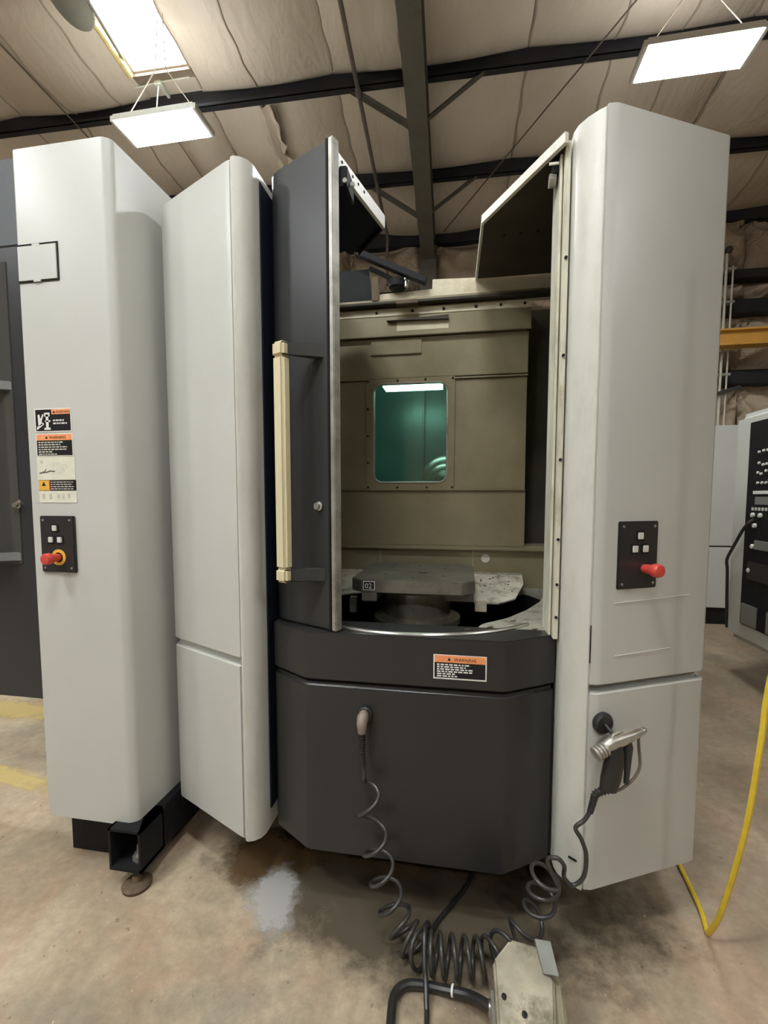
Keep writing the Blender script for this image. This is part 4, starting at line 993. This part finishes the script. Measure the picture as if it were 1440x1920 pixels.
# ------------------------------------------------------------------ foot pedal and its cable, other cords
fp = thing('foot_pedal', 'oily cast metal foot pedal box on the floor in front', 'foot pedal', (0.19,1.24,0))
body = MB()
def loft(mb, a, b_):                                         # loft between two equal outlines
    k = len(a); return mb.add(list(a)+list(b_), [tuple(range(k))[::-1], tuple(range(k,2*k))]+[(i,(i+1)%k,(i+1)%k+k,i+k) for i in range(k)])
loft(body, [(.100,1.11,0.0),(.295,1.14,0.0),(.302,1.30,0.0),(.215,1.345,0.0),(.102,1.315,0.0)],
           [(.104,1.12,.120),(.288,1.15,.108),(.292,1.275,.135),(.215,1.29,.190),(.106,1.275,.150)])
fb = body.build('pedal_body', M['pedal_side'], fp, bevel=.008)
cov = MB(); loft(cov, [(.100,1.10,.110),(.255,1.115,.105),(.272,1.24,.135),(.250,1.300,.180),(.150,1.305,.190),(.098,1.275,.142)],
                      [(.106,1.105,.134),(.248,1.12,.125),(.264,1.238,.155),(.244,1.294,.198),(.152,1.298,.207),(.104,1.27,.160)])
cv = cov.build('pedal_cover', M['pedal'], fp, bevel=.006)
MB_ = MB(); sheet(MB_, [(.236,1.235,.182),(.277,1.240,.176),(.264,1.300,.216),(.220,1.2945,.2225)], .008)
MB_.build('pedal_flap', M['flap'], fp, smooth=0)
MB().box(.098,.262,1.096,1.104,.095,.108).build('base_flange', M['alu'], fb, bevel=.002)
for p in ((.125,1.185,.148),(.175,1.155,.142)):
    MB().lathe(p, (0,-.3,1), [(.007,0),(.007,.004),(.003,.006)], 10).build('cover_screw', M['ink'], cv)
MB().lathe((.086,1.225,.060), (1,0,0), [(.013,0),(.020,.002),(.020,.016),(.016,.018)], 12).build('cable_gland', M['steel'], fb)
MB().box(.092,.102,1.13,1.22,.02,.125).build('side_clip', M['alu'], fb, bevel=.002)
MB().tube(smooth_path([(.096,1.225,.060),(.070,1.245,.052),(.030,1.272,.034),(-.040,1.290,.016),(-.110,1.292,.016),(-.158,1.282,.016),(-.184,1.250,.016),(-.186,1.20,.016),(-.178,1.10,.016),(-.17,.90,.016)], 6), .0135, 10).build('pedal_cable', M['rubber'], fp)
MB().lathe((-.010,1.284,.025), (-.97,.2,-.13), [(.0155,0),(.0158,.003),(.0155,.006)], 14).build('cable_tie', M['white'], fp, label='white cable tie')
tag(MB().tube(smooth_path([(.10,1.95,.010),(.041,1.708,.010),(-.020,1.600,.010),(-.070,1.520,.010),(-.090,1.46,.030),(-.100,1.41,.104),(-.104,1.36,.112),(-.100,1.31,.070),(-.094,1.285,.044),(-.088,1.24,.018),(-.084,1.192,.010),(-.080,.95,.010)], 7), .008, 8).build('floor_cord', M['rubber'], None),
    'straight black cord from under the apron lying over the coiled hose', 'cord')
# yellow air hose
tag(MB().tube(smooth_path([(1.02,1.42,2.4),(0.96,1.46,1.5),(0.905,1.50,0.965),(0.890,1.50,0.767),(0.872,1.515,0.477),(0.848,1.56,0.18),(0.838,1.61,0.035),(0.848,1.655,0.010),(0.866,1.74,0.010),(0.884,1.965,0.010),(0.90,2.3,0.010)], 8), .0085, 8).build('air_hose', M['hose_y'], None),
    'yellow air hose hanging at right and turning back along the floor', 'hose')

# ------------------------------------------------------------------ background at right
cc = thing('control_console', 'tall grey framed black control panel standing at the right edge', 'control panel', (2.4,3.6,0))
mb = MB(); mb.wallprism([(2.21,0.33),(2.62,0.33),(2.62,2.17),(2.21,2.17)], 2.7, 4.29)
cb = mb.build('console_frame', M['panel'], cc, bevel=.05, seg=3)
cf = MB().box(2.198,2.214,2.75,4.055,0.49,2.075).build('console_face', M['black'], cc, bevel=.003)
MB().box(2.22,2.60,2.8,3.6,0.0,0.33).build('pedestal', M['black'], cc, smooth=0)
MB().box(2.24,2.75,2.6,3.7,0.0,0.03).build('pedestal_foot', M['black'], cc, smooth=0)
rn = random.Random(5)
for z, k in ((1.83,4),(1.75,3),(1.68,3),(1.615,4)):
    for i in range(k):
        y = 3.93-.05*i-rn.uniform(0,.02); MB().lathe((2.199,y,z+rn.uniform(-.015,.015)), (-1,0,0), [(.010,0),(.010,.012),(.007,.014)], 10).build('knob', M['key'], cf)
for y0, y1, z0, z1, m_ in ((3.55,3.96,1.52,1.545,'white'),(3.55,3.93,1.44,1.50,'bracket_grey'),(3.5,3.91,1.10,1.17,'bracket_grey'),(3.3,3.98,0.86,1.0,'dark'),(3.84,4.03,0.50,0.66,'bracket_grey'),(3.4,3.72,0.50,0.66,'bracket_grey')):
    MB().box(2.188,2.2,y0,y1,z0,z1).build('switch_plate', M[m_], cf, bevel=.002)
for y, z in ((3.95,1.36),(3.86,1.36),(3.93,1.12),(3.92,1.28),(3.96,0.93)):
    MB().lathe((2.199,y,z), (-1,0,0), [(.018,0),(.018,.015),(.012,.02)], 14).build('knob', M['key'], cf)
for i in range(8):
    MB().box(2.190,2.2,3.97-.04*i-.02,3.97-.04*i,1.395,1.42).build('key', M['key'], cf, bevel=.002)
MB().tube(smooth_path([(2.19,3.93,1.33),(2.15,3.97,1.26),(2.15,4.10,1.10),(2.17,4.22,.98),(2.19,4.245,.88),(2.20,4.245,.6),(2.21,4.243,.40)], 6), .012, 8).build('console_cable', M['rubber'], cc)

gc = thing('grey_cabinet', 'light grey cabinet with black base behind the control panel at right', 'cabinet', (3.2,5.95,0))
MB().box(2.70,3.9,5.88,6.3,0.20,0.915).build('lower_door', M['panel'], gc, bevel=.008)
MB().box(2.70,3.9,5.88,6.3,0.93,2.315).build('upper_door', M['panel'], gc, bevel=.008)
MB().box(2.71,3.89,5.90,6.28,0.90,0.94).build('door_gap', M['groove'], gc, smooth=0)
MB().box(2.72,3.88,5.91,6.28,0.0,0.20).build('cabinet_base', M['black'], gc, smooth=0)

cr = thing('crane_beam', 'yellow crane runway beam along the back wall at right', 'beam', (5.0,6.3,3.36))
a_ = Vector((2.6,6.22,0)); MB().box(2.6,9.0,6.24,6.30,3.31,3.47).build('beam_web', M['crane'], cr, smooth=0)
MB().box(2.6,9.0,6.18,6.36,3.465,3.485).build('beam_flange', M['crane'], cr, smooth=0)
MB().box(2.6,9.0,6.18,6.36,3.295,3.315).build('beam_flange', M['crane'], cr, smooth=0)
for x in (2.75, 6.0, 8.6):
    MB().box(x-.05,x+.05,6.30,6.75,3.32,3.46).build('wall_bracket', M['crane'], cr, smooth=0)
vp = thing('vertical_pipe', 'white vertical pipe running down the back wall beside the right tower', 'pipe', (3.12,6.36,0))
MB().tube([(3.125,6.43,4.45),(3.122,6.43,3.3),(3.118,6.43,2.33)], .015, 10).build('pipe_run', M['pipe_white'], vp)
MB().tube([(3.20,6.43,4.30),(3.19,6.43,3.0),(3.185,6.43,2.33)], .010, 8).build('side_line', M['pipe_white'], vp)
for z in (4.27,3.88,3.01):
    MB().box(3.05,3.23,6.42,6.50,z-.015,z+.015).build('pipe_clip', M['dull_steel'], vp, smooth=0)
MB().lathe((3.125,6.43,4.45), (.3,-.2,1), [(.03,0),(.04,.02),(.04,.06),(.02,.08)], 12).build('pipe_valve', M['handle_dark'], vp)
MB().obox((3.0,6.40,2.75), (.96,0,.28), (-.28,0,.96), (0,-1,0), 0,.34,-.02,.02,0,.03).build('valve_lever', M['handle_dark'], vp, bevel=.004)
